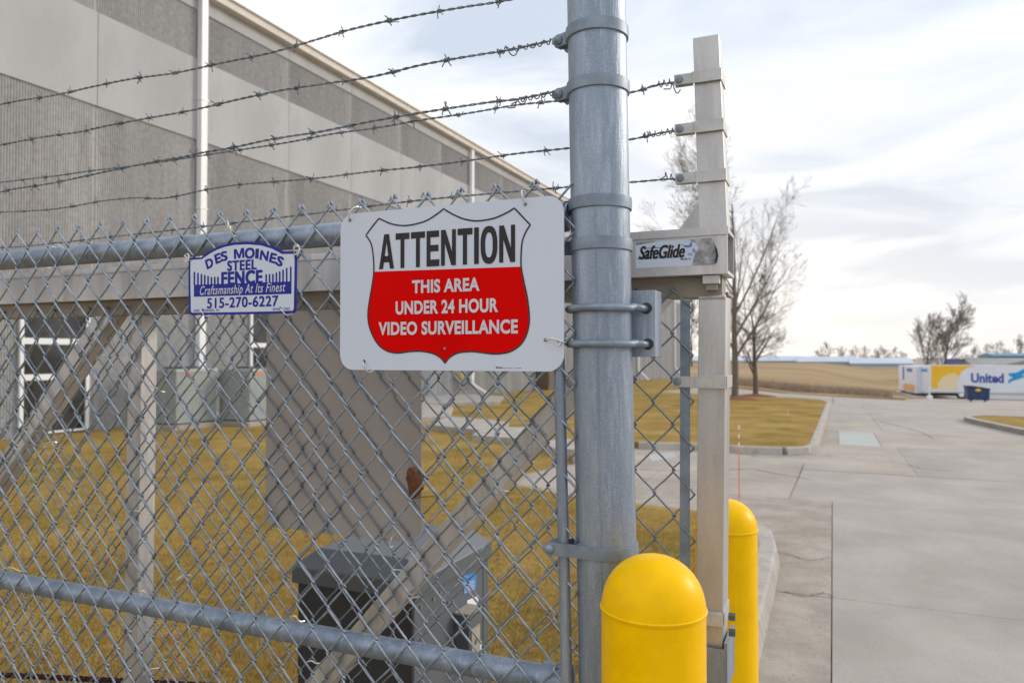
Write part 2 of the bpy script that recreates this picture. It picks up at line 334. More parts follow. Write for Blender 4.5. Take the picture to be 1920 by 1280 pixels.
# soil under everything, out to the horizon
bm_x = [-900, -300, -120, -60, -30, -14.5, -9, -5, -3, 0, 3, 7, 12, 20, 40, 80, 200, 600, 1200]; bm_y = [-200, -60, -4, 0, 5, 10, 15, 20, 27, 35, 42, 50, 58, 66, 70, 80, 90, 97, 110, 130, 165, 200, 240, 320, 600, 900, 2200]
mb = MB(); nx = len(bm_x)
mb.add([(x, y, g(x, y) - .30) for y in bm_y for x in bm_x], [(j * nx + i, j * nx + i + 1, (j + 1) * nx + i + 1, (j + 1) * nx + i) for j in range(len(bm_y) - 1) for i in range(nx - 1)])
mb.build('ground', M_field, fix=False, kind='structure')
# far field
fx = [-400, -200, -100, -60, -40, -30, -20, -14.5, -9, -6, -3, 0, 3, 5.2]
mb = MB(); fy = [65.9, 66, 68, 72, 78, 84, 90, 100, 115, 130, 150, 170, 185, 200, 215, 240, 280, 320]
for (xa, ya) in (((fx), fy), (([5.2, 7, 12, 20, 30, 45, 60, 90, 140, 220, 400]), [117.9, 118, 122, 130, 150, 165, 180, 200, 215, 240, 280, 320])):
    k = len(xa)
    mb.add([(x, y, g(x, y) + random.uniform(-.06, .06) - (.5 if y == ya[0] else 0)) for y in ya for x in xa], [(j * k + i, j * k + i + 1, (j + 1) * k + i + 1, (j + 1) * k + i) for j in range(len(ya) - 1) for i in range(k - 1)])
mb.build('field', M_field, fix=False, smooth=True, kind='structure')
surf('field_edge', [(2.2, 67.5), (5.2, 66), (6.3, 80), (8.5, 88), (7.5, 118.5), (5.2, 118.5), (5.1, 72)], 4, .02, M_field, skirt=.2, kind='structure')
# ditch of tall dead weeds on the near side of the field
rs = np.random.RandomState(5)
def blades(name, n, xy, hgt, wd, mtl, lean=.5, zoff=0., **kw):
    x, y = xy(n); n = len(x); z = np.array([g(a, b) for a, b in zip(x, y)]) + zoff
    a = rs.rand(n) * 2 * PI; h = hgt * (.5 + rs.rand(n)); ww = wd * (.6 + .8 * rs.rand(n)); l = lean * h * rs.rand(n); la = rs.rand(n) * 2 * PI
    cx, cy_ = np.cos(a) * ww / 2, np.sin(a) * ww / 2
    V = np.empty((n, 3, 3)); V[:, 0] = np.stack([x - cx, y - cy_, z], 1); V[:, 1] = np.stack([x + cx, y + cy_, z], 1)
    V[:, 2] = np.stack([x + np.cos(la) * l, y + np.sin(la) * l, z + h], 1)
    return np_mesh(name, V.reshape(-1, 3), np.arange(n * 3).reshape(n, 3), mtl, smooth=False, **kw)
def weeds(n): return rs.uniform(-9, 4.5, n), 68 + rs.gamma(2, 1.8, n)
blades('dead_weeds', 9000, weeds, .5, .05, M_weed, kind='stuff', label='tall dead weeds along the near edge of the field')

# paving: one object per slab
road = bpy.data.objects.new('road', None); col.objects.link(road); road['kind'] = 'structure'
def slab(poly, mtl, gap=.0035, step=1.6, dz=-.12):
    c = Vector((sum(p[0] for p in poly) / len(poly), sum(p[1] for p in poly) / len(poly)))
    q = []
    for p in poly:
        d = Vector(p) - c; q.append((p[0] - math.copysign(gap, d.x), p[1] - math.copysign(gap, d.y)))
    surf('slab', q, step, dz + random.uniform(-.003, .003), mtl, road, skirt=.15)
def rect(x0, x1, y0, y1): return [(x0, y0), (x1, y0), (x1, y1), (x0, y1)]
for a, b in ((-4, .2), (.2, 1.98), (1.98, 5.79)): slab([(-.72, a), (-.02, a), (-.02, b), (-.72, b)], M_gut, step=.9)
for a, b in ((-4, -1.9), (-1.9, 1.95), (1.95, 5.79), (5.79, 9.66)): slab(rect(-.02, 3.0, a, b), M_conc2); slab(rect(3.0, 6.2, a, b), M_conc2)
slab([(-.5, 9.66), (4.2, 9.66), (4.2, 12.35), (-.45, 12.35)], M_conc2); slab(rect(4.2, 7.5, 9.66, 12.35), M_conc)
slab([(-4.3, 7.9), (-2.4, 7.9), (-2.4, 14.3), (-4.3, 14.3)], M_conc)
slab([(-2.4, 9.66), (-.5, 9.66), (-.48, 10.9), (-2.4, 10.9)], M_conc)
slab([(-.72, 5.79), (-.02, 5.79), (-.02, 9.66), (-2.4, 9.66), (-2.4, 7.4), (-.72, 7.2)], M_gut, step=.9)
slab([(-2.4, 10.9), (-.48, 10.9), (-.43, 14.3), (-2.4, 14.3)], M_conc)
slab([(-.45, 12.35), (1.13, 12.35), (1.13, 16.4), (-.45, 16.4)], M_conc); slab(rect(1.13, 4.2, 12.35, 16.4), M_conc2); slab(rect(4.2, 7.5, 12.35, 16.4), M_conc)
slab(rect(-.45, .10, 16.4, 19.9), M_gut); slab(rect(.10, .87, 16.4, 19.9), M_conc3); slab(rect(.87, 4.2, 16.4, 19.9), M_conc); slab(rect(4.2, 7.5, 16.4, 19.9), M_conc)
for i, (a, b) in enumerate(((19.9, 23.6), (23.6, 27.4), (27.4, 31.2), (31.2, 35))):
    slab(rect(-.45, 1.1, a, b), [M_conc, M_conc2][i % 2]); slab(rect(1.1, 4.2, a, b), [M_conc2, M_conc][i % 2]); slab(rect(4.2, 7.5, a, b), M_conc)
for a, b in ((35, 39.5), (39.5, 44), (44, 50), (50, 58), (58, 66)):
    for c, d in ((-9.6, -4), (-4, 0), (0, 4.2), (4.2, 9), (9, 14), (14, 20)): slab(rect(c, d, a, b), random.choice((M_conc, M_conc2)), gap=.012, step=3)
surf('lot', [(7.5, -4), (60, -4), (60, 35), (7.5, 35)], 6, -.12, M_conc, skirt=.15, kind='structure')
surf('lot', [(20, 35), (60, 35), (60, 66), (20, 66)], 6, -.12, M_conc, skirt=.15, kind='structure')
surf('lot', [(4.4, 66), (60, 66), (60, 119), (7.3, 119), (7.3, 90)], 6, -.12, M_conc, skirt=.15, kind='structure')

# cracks wandering over the slabs, and pale repair patches
cr_r = random.Random(8)
def ground_line(name, pxs, wd, mtl, lab):
    P = [PG(*p, -.12) for p in pxs]; pts = curve([Vector((p.x, p.y, 0)) for p in P], 8); mb = MB(); V = []
    for i, p in enumerate(pts):
        t = (pts[min(i + 1, len(pts) - 1)] - pts[max(i - 1, 0)]).normalized(); nn = Vector((-t.y, t.x, 0)); o_ = nn * cr_r.uniform(-.02, .02); w2 = wd * cr_r.uniform(.4, 1.3) / 2
        for sg in (-1, 1): q = p + o_ + nn * w2 * sg; V.append((q.x, q.y, g(q.x, q.y) - .1125))
    mb.add(V, [(2 * i, 2 * i + 1, 2 * i + 3, 2 * i + 2) for i in range(len(pts) - 1)]); mb.build(name, mtl, kind='stuff', label=lab)
M_tar = mat('dark_crack_fill', (.18, .155, .135), (.25, .22, .19), rough=1, scale=20)
ground_line('crack', [(1200, 880), (1300, 884), (1400, 880), (1455, 888), (1530, 900)], .022, M_tar, 'thin wandering crack across the driveway mouth')
ground_line('crack', [(1385, 850), (1440, 858), (1512, 852), (1560, 856)], .03, M_tar, 'dark crack just in front of the lawn island kerb')
ground_line('crack', [(1600, 862), (1680, 868), (1740, 880), (1810, 884)], .02, M_tar, 'faint crack in the middle of the road')
ground_line('crack', [(1470, 1110), (1510, 1118), (1540, 1112), (1560, 1120)], .014, M_tar, 'short crack across the gutter strip')
ground_line('crack', [(1650, 790), (1690, 800), (1730, 812), (1750, 822)], .03, M_tar, 'short dark crack farther up the road')
ground_line('crack', [(1440, 1030), (1475, 1040), (1520, 1052), (1556, 1046)], .012, M_tar, 'hairline crack beside the rounded kerb end')
def patch(pxs, lab):
    P = [PG(*p, -.12) for p in pxs]; mb = MB(); mb.add([(p.x, p.y, g(p.x, p.y) - .1135) for p in P], [tuple(range(len(P)))]); mb.build('repair_patch', M_conc3, kind='stuff', label=lab)
patch([(1212, 852), (1262, 848), (1270, 858), (1222, 866)], 'pale scuffed patch on the driveway seen through the mesh')

def kerb(path, wd, lab):
    k = bpy.data.objects.new('kerb', None); col.objects.link(k); k['kind'] = 'structure'
    P = [Vector(p) for p in path]
    out_ = []
    for a, b in zip(P, P[1:]):
        L_ = (b - a).length; n = max(1, int(L_ / .25)) if L_ < 4 else max(1, int(L_ / .8))
        out_ += [a.lerp(b, i / n) for i in range(n)]
    out_.append(P[-1]); segs = []; cur = [out_[0]]; acc = 0
    for a, b in zip(out_, out_[1:]):
        cur.append(b); acc += (b - a).length
        if acc > 2.4: segs.append(cur); cur = [b]; acc = 0
    if len(cur) > 1: segs.append(cur)
    prof = [(0, -.16), (.0, -.02), (.012, .004), (.03, .012), (wd - .03, .012), (wd - .01, .0), (wd + .015, -.115), (wd + .02, -.16)]
    for s_ in segs:
        mb = MB(); n = len(prof); V = []
        for i, p in enumerate(s_):
            t = (s_[min(i + 1, len(s_) - 1)] - s_[max(i - 1, 0)]).normalized(); nn = Vector((t.y, -t.x))
            q0 = p + t * (.003 if i == 0 else (-.003 if i == len(s_) - 1 else 0))
            for u_, z_ in prof:
                q = q0 + nn * (u_ - .012); V.append((q.x, q.y, g(q.x, q.y) + z_))
        mb.add(V, [(i * n + j, i * n + j + 1, (i + 1) * n + j + 1, (i + 1) * n + j) for i in range(len(s_) - 1) for j in range(n - 1)] + [tuple(range(n)), tuple(range((len(s_) - 1) * n, len(s_) * n))])
        mb.build('kerb_stone', M_kerb, k)
kerb([(-.58, -4), (-.56, 3.8), (-.57, 5.7), (-.59, 6.6), (-.67, 7.2), (-.88, 7.65), (-1.15, 7.83)], .17, '')
kerb([(-3.4, 13.95), (-2.6, 14.15), (-1.53, 14.1), (-.85, 14.2), (-.52, 14.5), (-.42, 15.0), (-.37, 19.2), (-.25, 33.4), (-.6, 36.2), (-2.0, 39.0), (-6.6, 39.3), (-9.5, 40.5)], .15, '')
RI = [(3.78, 26.1), (3.72, 25.0), (4.2, 20.9), (5.2, 17.2), (14, 15), (30, 15), (30, 27.5), (4.3, 26.9)]
surf('lawn', RI[::1], 1.5, 0, M_lawn, skirt=.16, kind='structure')
kerb([(30, 15), (14, 15), (5.2, 17.2), (4.2, 20.9), (3.72, 25.0), (3.78, 26.1), (4.3, 26.9), (30, 27.5)][::-1][::-1], -.15, '')

# grass blades where the lawn is near
def lawn_xy(n0, y0, y1, dens_pow):
    def f(n):
        t = rs.rand(n); dep = y0 * (y1 / y0) ** t; px = rs.uniform(-60, 1330, n)
        d = _f[None, :] + ((px - 960) / F)[:, None] * _r[None, :]
        x = d[:, 0] * dep; y = d[:, 1] * dep
        ok = (x > -14.3) & ((y < 7.75) & (x < -.66 - .5 * np.clip(y - 6.6, 0, 1)) | (y > 7.9) & (y < 8.7) & (x < -2.2 - 2.2 * (y - 7.95)) | (y >= 8.7) & (x < -4.1))
        return x[ok], y[ok]
    return f
blades('dry_grass', 150000, lawn_xy(0, 2.6, 13, 1), .028, .004, M_bladea, lean=1.3, kind='stuff', label='short tan dormant grass of the lawn behind the gate')
blades('green_grass', 50000, lawn_xy(0, 2.6, 13, 1), .026, .004, M_bladeg, lean=1.1, kind='stuff', label='sparse green grass showing through the dormant lawn')
def litter_xy(n):
    return lawn_xy(0, 2.8, 9, 1)(n)
x, y = litter_xy(420); n = len(x); V = []; Q = []
for i in range(n):
    s_ = random.uniform(.012, .045); a = random.uniform(0, 6.28); z = g(x[i], y[i]) + .03
    for k, (u_, v_, h_) in enumerate(((-1, 0, .3), (0, -.6, 0), (1, 0, .5), (0, .6, .1))):
        V.append((x[i] + s_ * (u_ * math.cos(a) - v_ * math.sin(a)), y[i] + s_ * (u_ * math.sin(a) + v_ * math.cos(a)), z + s_ * h_))
    Q.append((4 * i, 4 * i + 1, 4 * i + 2, 4 * i + 3))
np_mesh('fallen_leaves', np.array(V), np.array(Q), M_litter, smooth=False, kind='stuff', label='small rust coloured leaves scattered over the dormant lawn')

# stepping slabs across the lawn
steps = [((790, 735), (945, 742), (935, 752), (790, 756)), ((790, 756), (850, 762), (842, 778), (790, 782)), ((845, 780), (955, 790), (905, 806), (800, 795)), ((905, 800), (1010, 800), (985, 822), (885, 815)), ((985, 826), (1075, 822), (1078, 842), (1030, 838)), ]
STL = ['pale concrete step nearest the wall, seen under the red and white sign', 'short pale concrete step beside the edge of the bare metal plate', 'long low concrete step on the lawn between two other steps', 'concrete step with worn grey face in the middle of the lawn path', 'concrete step nearest the driveway, beside the thick galvanised post']
for q, lb in zip(steps, STL):
    c = [PG(*p, .12) for p in q]; mb = MB()
    mb.hexa([(p.x, p.y, p.z - .3) for p in c], [(p.x, p.y, p.z) for p in c])
    mb.build('concrete_step', M_kerb, bevel=.01, label=lb, cat='step', group='concrete steps crossing the lawn')

# ------------------------------------------------------------------ warehouse
WX = -14.4
wh = thing('warehouse', (WX - 8, 35, 0), 'long grey warehouse of ribbed and smooth concrete wall panels with white downspouts', 'building')
PW = 3.05
def panel_mesh():
    mb = MB(); y0, y1 = .008, PW - .008
    mb.box((WX - .22, y0, -.6), (WX - .045, y1, 10.5))
    for z0, z1 in ((-.6, 6.92), (8.93, 10.15)):
        n = 52
        for i in range(n):
            a = y0 + .05 + (y1 - y0 - .1) * i / n; p = (y1 - y0 - .1) / n
            x0, x1 = WX - .046, WX - .030
            mb.add([(x0, a, z0), (x1, a + p * .25, z0), (x1, a + p * .6, z0), (x0, a + p * .85, z0), (x0, a, z1), (x1, a + p * .25, z1), (x1, a + p * .6, z1), (x0, a + p * .85, z1)],
                   [(0, 1, 5, 4), (1, 2, 6, 5), (2, 3, 7, 6), (4, 5, 6, 7)])
    return mb.mesh('wall_panel')
def band_mesh():
    mb = MB()
    for z0, z1, o_ in ((6.92, 8.93, 0), (10.15, 10.5, 0)): mb.box((WX - .05, .008, z0), (WX + o_, PW - .008, z1))
    return mb.mesh('smooth_band')
pm = panel_mesh(); pm.materials.append(M_ribc); bmh = band_mesh(); bmh.materials.append(M_smoc)
y = 11.03 - 4 * PW
while y < 77.2:
    o = link('wall_panel', pm, wh); o.location = Vector((0, y, 0)) - wh.location
    b = bpy.data.objects.new('smooth_band', bmh); col.objects.link(b); b.parent = o
    y += PW
YE = y; Y0 = 11.03 - 4 * PW
MB().box((WX - 26, Y0, -.8), (WX - .221, YE - .01, 10.45)).build('wall_core', M_smoc, wh)
MB().box((WX - 26, Y0 - .1, 10.501), (WX + .02, YE + .1, 10.66)).build('roof', M_roof, wh)
MB().box((WX + .021, Y0 - .1, 10.52), (WX + .22, YE + .1, 10.72)).build('eave_board', M_trim, wh)
MB().box((WX - .3, Y0 - .12, 10.721), (WX + .30, YE + .12, 10.86)).build('gutter', M_white, wh, bevel=.015)
for k in range(-1, 5):
    yy = 13.83 + 15 * k
    if yy > YE: continue
    mb = MB(); mb.box((WX + .005, yy - .10, .55), (WX + .16, yy + .10, 10.52)); d = mb.build('downspout', M_white, wh, bevel=.01)
    MB().tube([(WX + .09, yy, .56), (WX + .12, yy, .38), (WX + .35, yy - .05, .22), (WX + .9, yy - .1, .08 + g(WX, yy))], .085, 8).build('elbow', M_white, d)
    for z in (2.6, 5.2, 7.9): MB().box((WX + .004, yy - .12, z), (WX + .17, yy + .12, z + .04)).build('strap', M_white, d)
def window(y0, y1, zs, nm):
    t = .075; mb = MB()
    for a in (y0, y1 - t): mb.box((WX - .01, a, zs[0]), (WX + .05, a + t, zs[-1]))
    for i, z in enumerate(zs):
        h_ = .06 if 0 < i < len(zs) - 1 else .04
        mb.box((WX - .008, y0 + t, z - h_ if i else z), (WX + .047, y1 - t, z + h_ if i < len(zs) - 1 else z))
    f = mb.build(nm, M_white, wh)
    for a, b in zip(zs, zs[1:]): MB().box((WX - .011, y0 + t + .002, a + .05), (WX + .012, y1 - t - .002, b - .05)).build('pane', M_glass, f)
window(9.42, 10.88, [.04, 1.16, 1.87, 3.0], 'window'); window(15.6, 17.1, [1.15, 1.87, 3.0], 'window')
window(3.3, 4.8, [.04, 1.16, 1.87, 3.0], 'window')
# small things along the foot of the wall, seen under the sign
def atwall(px, py, X=WX + .3): return PX(px, py, X)
a = atwall(1012, 735, WX + .2); b = atwall(1040, 735, WX + .2)
mb = MB(); mb.box((WX + .02, a.y, g(WX, a.y) - .1), (WX + .7, b.y, 1.35)); o = mb.build('utility_cabinet', mat('brown_cabinet_paint', (.12, .085, .06), (.16, .12, .09), rough=.7), bevel=.02, label='brown utility cabinet standing against the warehouse wall', cat='cabinet')
MB().box((WX + .70, a.y + .1, .1), (WX + .72, b.y - .1, 1.2)).build('door', MATS['brown_cabinet_paint'], o)
a = PX(862, 735, WX + .2)
mb = MB(); mb.tube([(WX + .15, a.y, -.3), (WX + .15, a.y, .75), (WX + .15, a.y - .12, .85), (WX + .02, a.y - .12, .85)], .06, 10); o = mb.build('gas_riser', mat('dusty_yellow_pipe', (.45, .36, .1), (.3, .2, .15), rough=.7), smooth=True, label='small yellowish riser pipe at the foot of the warehouse wall', cat='pipe')
MB().lathe((WX + .2, a.y, .55), [(.0, 0), (.14, 0), (.16, .05), (.16, .22), (.1, .3), (0, .3)], 16).build('meter', MATS['dusty_yellow_pipe'], o, smooth=True)

# condensers
def condenser(px0, px1, py, label, slug):
    a = PG(px0, py)
    t = thing('condenser', (a.x, a.y, a.z), label, 'air conditioner', 'condensers on the pad by the wall')
    W, D_, Hh = .92, 1.15, 1.2; x1 = a.x; x0 = x1 - W; y0 = a.y; y1 = y0 + D_; z0 = a.z + .1
    MB().box((x0 - .1, y0 - .15, z0 - .3), (x1 + .12, y1 + .1, z0)).build('pad', M_conc, t, bevel=.01)
    MB().box((x0 + .03, y0 + .03, z0 + .001), (x1 - .03, y1 - .03, z0 + Hh - .06)).build('coil', MATS['shade_and_dark_paint'], t)
    mb = MB()
    for i in range(22):
        u_ = x0 + .03 + (W - .06) * i / 21; mb.box((u_ - .012, y0, z0 + .03), (u_ + .012, y0 + .025, z0 + Hh - .07))
    for i in range(26):
        u_ = y0 + .03 + (D_ - .06) * i / 25; mb.box((x1 - .025, u_ - .014, z0 + .03), (x1, u_ + .014, z0 + Hh - .07))
    mb.build('louvre', M_ac, t, kind='stuff')
    MB().box((x0 - .01, y0 - .01, z0 + Hh - .07), (x1 + .01, y1 + .01, z0 + Hh)).build('top_cover', M_ac, t, bevel=.01)
    MB().lathe((x0 + W / 2, y0 + D_ / 2, z0 + Hh + .001), [(0, 0), (.38, 0), (.38, .03), (.33, .04), (0, .04)], 24).build('fan_guard', MATS['shade_and_dark_paint'], t)
    MB().box((x1 + .001, y0 + .2, z0 + Hh - .13), (x1 + .006, y0 + .45, z0 + Hh - .085)).build('sticker', M_orange, t)
condenser(330, 0, 806, 'grey green air conditioning unit at the wall, left one, nearest the white downspout', 0)
condenser(468, 0, 799, 'grey green air conditioning unit whose right side goes behind the bare metal plate', 1)

# ------------------------------------------------------------------ trees
def grow(seed, Ht, r0, lv, spread=.55, trunk=.22, nb=(5, 6, 5, 5), droop=0., first=.25, sides=(9, 6, 4, 3, 3, 3), rmin=.006, thick=1.):
    R = random.Random(seed); br = []
    def go(p, d, Ln, r, l):
        n = 6 if l < 2 else 4; pts = [p]; rad = [r]; q = p.copy(); dd = d.copy()
        for i in range(n):
            dd = (dd + Vector((R.gauss(0, 1), R.gauss(0, 1), R.gauss(0, .6))) * (.04 if l < 2 else .045) + Vector((0, 0, .055 if l else .03))).normalized()
            q = q + dd * Ln / n; pts.append(q.copy()); rad.append(max(rmin * thick, r * (1 - .8 * (i + 1) / n)))
        br.append((pts, rad, sides[min(l, 5)]))
        if l >= lv: return
        k = nb[min(l, len(nb) - 1)]
        for i in range(k):
            t = (first if l == 0 else .2) + (1 - (first if l == 0 else .2)) * (i + R.random() * .8) / k; t = min(t, .97)
            j = t * n; a = pts[int(j)].lerp(pts[min(n, int(j) + 1)], j - int(j)); base = (pts[min(n, int(j) + 1)] - pts[int(j)]).normalized()
            az = R.random() * 2 * PI + i * 2.4; s_ = base.orthogonal().normalized(); s2 = base.cross(s_); side = s_ * math.cos(az) + s2 * math.sin(az)
            ang = spread * R.uniform(.75, 1.3); nd = (base * math.cos(ang) + side * math.sin(ang)).normalized()
            rr = (rad[int(j)]) * R.uniform(.38, .58)
            go(a, nd, Ln * R.uniform(.42, .62) * (1.15 - .45 * t), max(rr, rmin * thick), l + 1)
    go(Vector((0, 0, -.2)), Vector((0, 0, 1)), Ht, r0, 0); return br
def tree_meshes(br):
    tr = MB(); cw = MB()
    for i, (p, r, s_) in enumerate(br): (tr if i == 0 else cw).tube(p, 0, s_, radii=r, caps=False)
    return tr.mesh('trunk'), cw.mesh('crown')
def place_tree(ms, loc, label, mtl, rz=0, sc_=1, group=None, cat='tree'):
    t = thing('bare_tree', loc, label, cat, group); t.rotation_euler.z = rz; t.scale = (sc_,) * 3
    for nm, me in (('trunk', ms[0]), ('crown', ms[1])):
        if not me.materials: me.materials.append(mtl); me.shade_smooth()
        o = bpy.data.objects.new(nm, me); col.objects.link(o); o.parent = t
    return t
A = PG(1378, 748); B = PG(1417, 743)
tA = tree_meshes(grow(21, 9.4, .17, 5, spread=.60, nb=(13, 7, 5, 4, 3), first=.17, rmin=.0045))
tB = tree_meshes(grow(37, 5.2, .17, 5, spread=.80, nb=(12, 7, 5, 4, 3), first=.2, rmin=.0045))
GT = 'bare trees on the lawn island'
place_tree(tA, A, 'taller bare tree with red mulch, right beside the aluminium gate post', M_bark, rz=.4, sc_=.92, group=GT)
place_tree(tB, B, 'lower wide bare tree in red mulch, standing clear of the gate post', M_bark, rz=1.0, sc_=.86, group=GT)
for P_, lb in ((A, 'ring of red mulch round the taller bare tree'), (B, 'ring of red mulch round the lower wide bare tree')):
    mb = MB(); mb.lathe((P_.x, P_.y, P_.z), [(1.05, -.05), (.95, .03), (.5, .09), (.15, .13), (0, .13)], 24); mb.build('mulch_ring', M_mulch, smooth=True, kind='stuff', label=lb)
fA = [tree_meshes(grow(s_, 10, .26, 4, spread=.62, nb=(14, 7, 5, 4), first=.13, rmin=.012, thick=1.5, sides=(6, 4, 3, 3, 3))) for s_ in (3, 8)]
fS = [tree_meshes(grow(s_, 8, .2, 3, spread=.75, nb=(10, 7, 5), first=.12, rmin=.016, thick=2.2, sides=(4, 3, 3, 3))) for s_ in (13, 14, 17)]
def far_tree(ms, pxb, ytop, Y, Hm, label, group):
    b = PY(pxb, 667, Y); top = PY(pxb, ytop, Y).z; z0 = g(b.x, Y); s_ = (top - z0) / Hm
    place_tree(ms, (b.x, b.y, z0), label, M_barkf, rz=random.uniform(0, 6), sc_=s_, group=group)
far_tree(fA[0], 1770, 578, 138, 12.0, 'big bare tree standing behind the long trailers', 'trees behind the trailers')
far_tree(fA[1], 1733, 598, 142, 12.4, 'bare tree just left of the big one behind the trailers', 'trees behind the trailers')
FT = [(1535, 655, 250), (1553, 646, 250), (1581, 651, 255), (1601, 653, 258), (1622, 653, 250), (1640, 656, 260), (1657, 652, 252), (1674, 655, 256), (1690, 660, 262), (1826, 652, 240), (1846, 650, 240), (1873, 642, 235), (1912, 636, 230), (1297, 560, 150), (1330, 650, 250)]
FL = ['leftmost small tree of the far row right of the lawn trees', 'tallest small tree near the left end of the far row', 'third small tree from the left in the far row', 'fourth small tree from the left in the far row', 'fifth small tree from the left in the far row', 'sixth small tree from the left in the far row, a low one', 'seventh small tree from the left in the far row', 'eighth small tree from the left in the far row', 'low far tree nearest the left of the trees behind the trailers', 'small far tree right of the big bare tree, first of four', 'small far tree above the word United on the trailer', 'far tree at the left end of the teal roof', 'far tree at the right edge, above the teal roof', 'far tree seen between the flat tension bar and the aluminium post', 'far tree hidden mostly by the aluminium gate post']
for i, (px, yt, Y) in enumerate(FT):
    far_tree(fS[i % 3], px, yt, Y, 9.4, FL[i], 'far row of trees on the horizon')

# ------------------------------------------------------------------ far buildings and vehicles
def gable(name, x0, x1, y0, y1, zb, ze, zr, wm_, rm_, label, cat, along='x', group=None):
    t = thing(name, ((x0 + x1) / 2, (y0 + y1) / 2, zb), label, cat, group)
    MB().box((x0, y0, zb), (x1, y1, ze)).build('wall', wm_, t)
    e_ = .4; ym = (y0 + y1) / 2; xm = (x0 + x1) / 2; mb = MB()
    if along == 'x': q = [(y0 - e_, ze), (ym, zr), (y1 + e_, ze), (y1 + e_, ze - .25), (y0 - e_, ze - .25)]; mb.hexa([(x0 - e_, a, b) for a, b in q], [(x1 + e_, a, b) for a, b in q])
    else: q = [(x0 - e_, ze), (xm, zr), (x1 + e_, ze), (x1 + e_, ze - .25), (x0 - e_, ze - .25)]; mb.hexa([(a, y0 - e_, b) for a, b in q], [(a, y1 + e_, b) for a, b in q])
    mb.build('roof', rm_, t); return t
def X_at(px, Y): return PY(px, 667, Y).x
def Z_at(px, py, Y): return PY(px, py, Y).z
SH = 'long pale blue roofed sheds beyond the field'
for k, (a, b, Y, yt, lb) in enumerate(((1180, 1500, 232, 667, 'long pale blue metal shed beyond the field, behind the two lawn trees'), (1496, 1600, 226, 668, 'long pale blue metal shed beyond the middle of the field'), (1596, 1712, 220, 671, 'long pale blue metal shed whose end meets the parked trailers'))):
    zt = Z_at((a + b) / 2, yt, Y); gable('metal_shed', X_at(a, Y), X_at(b, Y) , Y, Y + 24, -5, zt - 1.4, zt, M_shed, M_shed, lb, 'shed', group=SH)
Y = 132; gable('house', X_at(1826, Y), X_at(1990, Y), Y, Y + 14, -3.6, Z_at(1860, 684, Y), Z_at(1900, 671, Y + 7), M_siding, M_greyr, 'low building with grey shingle roof behind the white trailer', 'building')
gable('house', X_at(1888, 127), X_at(1990, 127), 127, 131.4, -3.6, Z_at(1900, 683.5, 127), Z_at(1940, 672, 127), M_siding, M_greyr, 'small gabled wing with tan front at the right end above the trailer', 'building', along='y')
Y = 165; gable('metal_hall', X_at(1869, Y), X_at(2050, Y), Y, Y + 18, -3.2, Z_at(1900, 667, Y), Z_at(1900, 662, Y + 9), M_siding, M_teal, 'hall with teal blue metal roof behind the grey roofed building', 'building')
def smallvan(px, py0, py1, Y, w_, m, lb):
    x0 = X_at(px, Y); z1 = Z_at(px, py0, Y); z0 = g(x0, Y)
    t = thing('parked_van', (x0 + w_ / 2, Y + 1, z0), lb, 'van', 'vans far behind the trailers')
    mb = MB(); mb.polyY([(x0, z0 + .35), (x0 + w_, z0 + .35), (x0 + w_, z0 + 1.3), (x0 + w_ - .7, z1), (x0, z1)], Y, Y + 2); mb.build('body', m, t, bevel=.06)
    for k in (.2, .8):
        mb = MB(); mb.tube([(x0 + w_ * k, Y - .05, z0 + .35), (x0 + w_ * k, Y + .25, z0 + .35)], .36, 12); mb.build('wheel', M_tyre, t)
smallvan(1719, 670, 0, 150, 5.0, M_white, 'white van far off, left of the big bare tree'); smallvan(1741, 672, 0, 151, 5.6, mat('violet_blue_paint', (.16, .17, .42), (.2, .2, .5), rough=.5), 'violet blue van far off at the foot of the big bare tree'); smallvan(1777, 673, 0, 152, 4.6, mat('pale_cyan_paint', (.42, .58, .72), (.5, .66, .8), rough=.5), 'pale blue van far off, right of the big bare tree')

def wheel(par, x, y0, z, r=.5, wd=.5):
    mb = MB(); mb.tube([(x, y0, z), (x, y0 + wd, z)], r, 20); t_ = mb.build('wheel', M_tyre, par)
    mb = MB(); mb.tube([(x, y0 - .03, z), (x, y0 + .1, z)], r * .52, 16); mb.build('rim', M_white, t_)
TY = 95.6; tx0 = X_at(1746, TY); tx1 = tx0 + 16.2; zg = g(tx0, TY) - .12
zt = Z_at(1746, 684, TY); zb = Z_at(1746, 735.5, TY)
tr = thing('semi_trailer', ((tx0 + tx1) / 2, TY + 1.3, zg), 'long white moving trailer with yellow panel and blue lettering, behind the navy dumpster', 'trailer')
MB().box((tx0, TY, zb), (tx1, TY + 2.6, zt)).build('body', M_twh, tr, bevel=.03)
MB().box((tx0 + 5.2, TY + .1, zb - .55), (tx1 - 2.8, TY + .16, zb)).build('side_skirt', M_twh, tr)
MB().box((tx0 + .2, TY + .5, zb - .35), (tx1 - .3, TY + 2.1, zb - .001)).build('chassis', M_tyre, tr)
for xx in (2.9, 4.7): wheel(tr, tx0 + xx, TY + .02, zg + .5)
wheel(tr, tx0 + 15.6, TY + .02, zg + .5)
MB().box((tx0 - .02, TY - .02, zt - .12), (tx1 + .02, TY - .0005, zt + .01)).build('top_rail', M_white, tr)
MB().box((tx0 - .02, TY - .02, zb - .02), (tx1 + .02, TY - .0005, zb + .12)).build('bottom_rail', M_alu, tr)
for xx in (11.6, 12.4): MB().box((tx0 + xx, TY + .2, zg + .02), (tx0 + xx + .12, TY + .35, zb - .36)).build('landing_leg', M_tyre, tr)
MB().box((tx0 + .05, TY + .2, zg + .5), (tx0 + .15, TY + 2.4, zg + .62)).build('rear_bumper', M_tyre, tr)
def tp(px, py): return PY(px, py, TY)
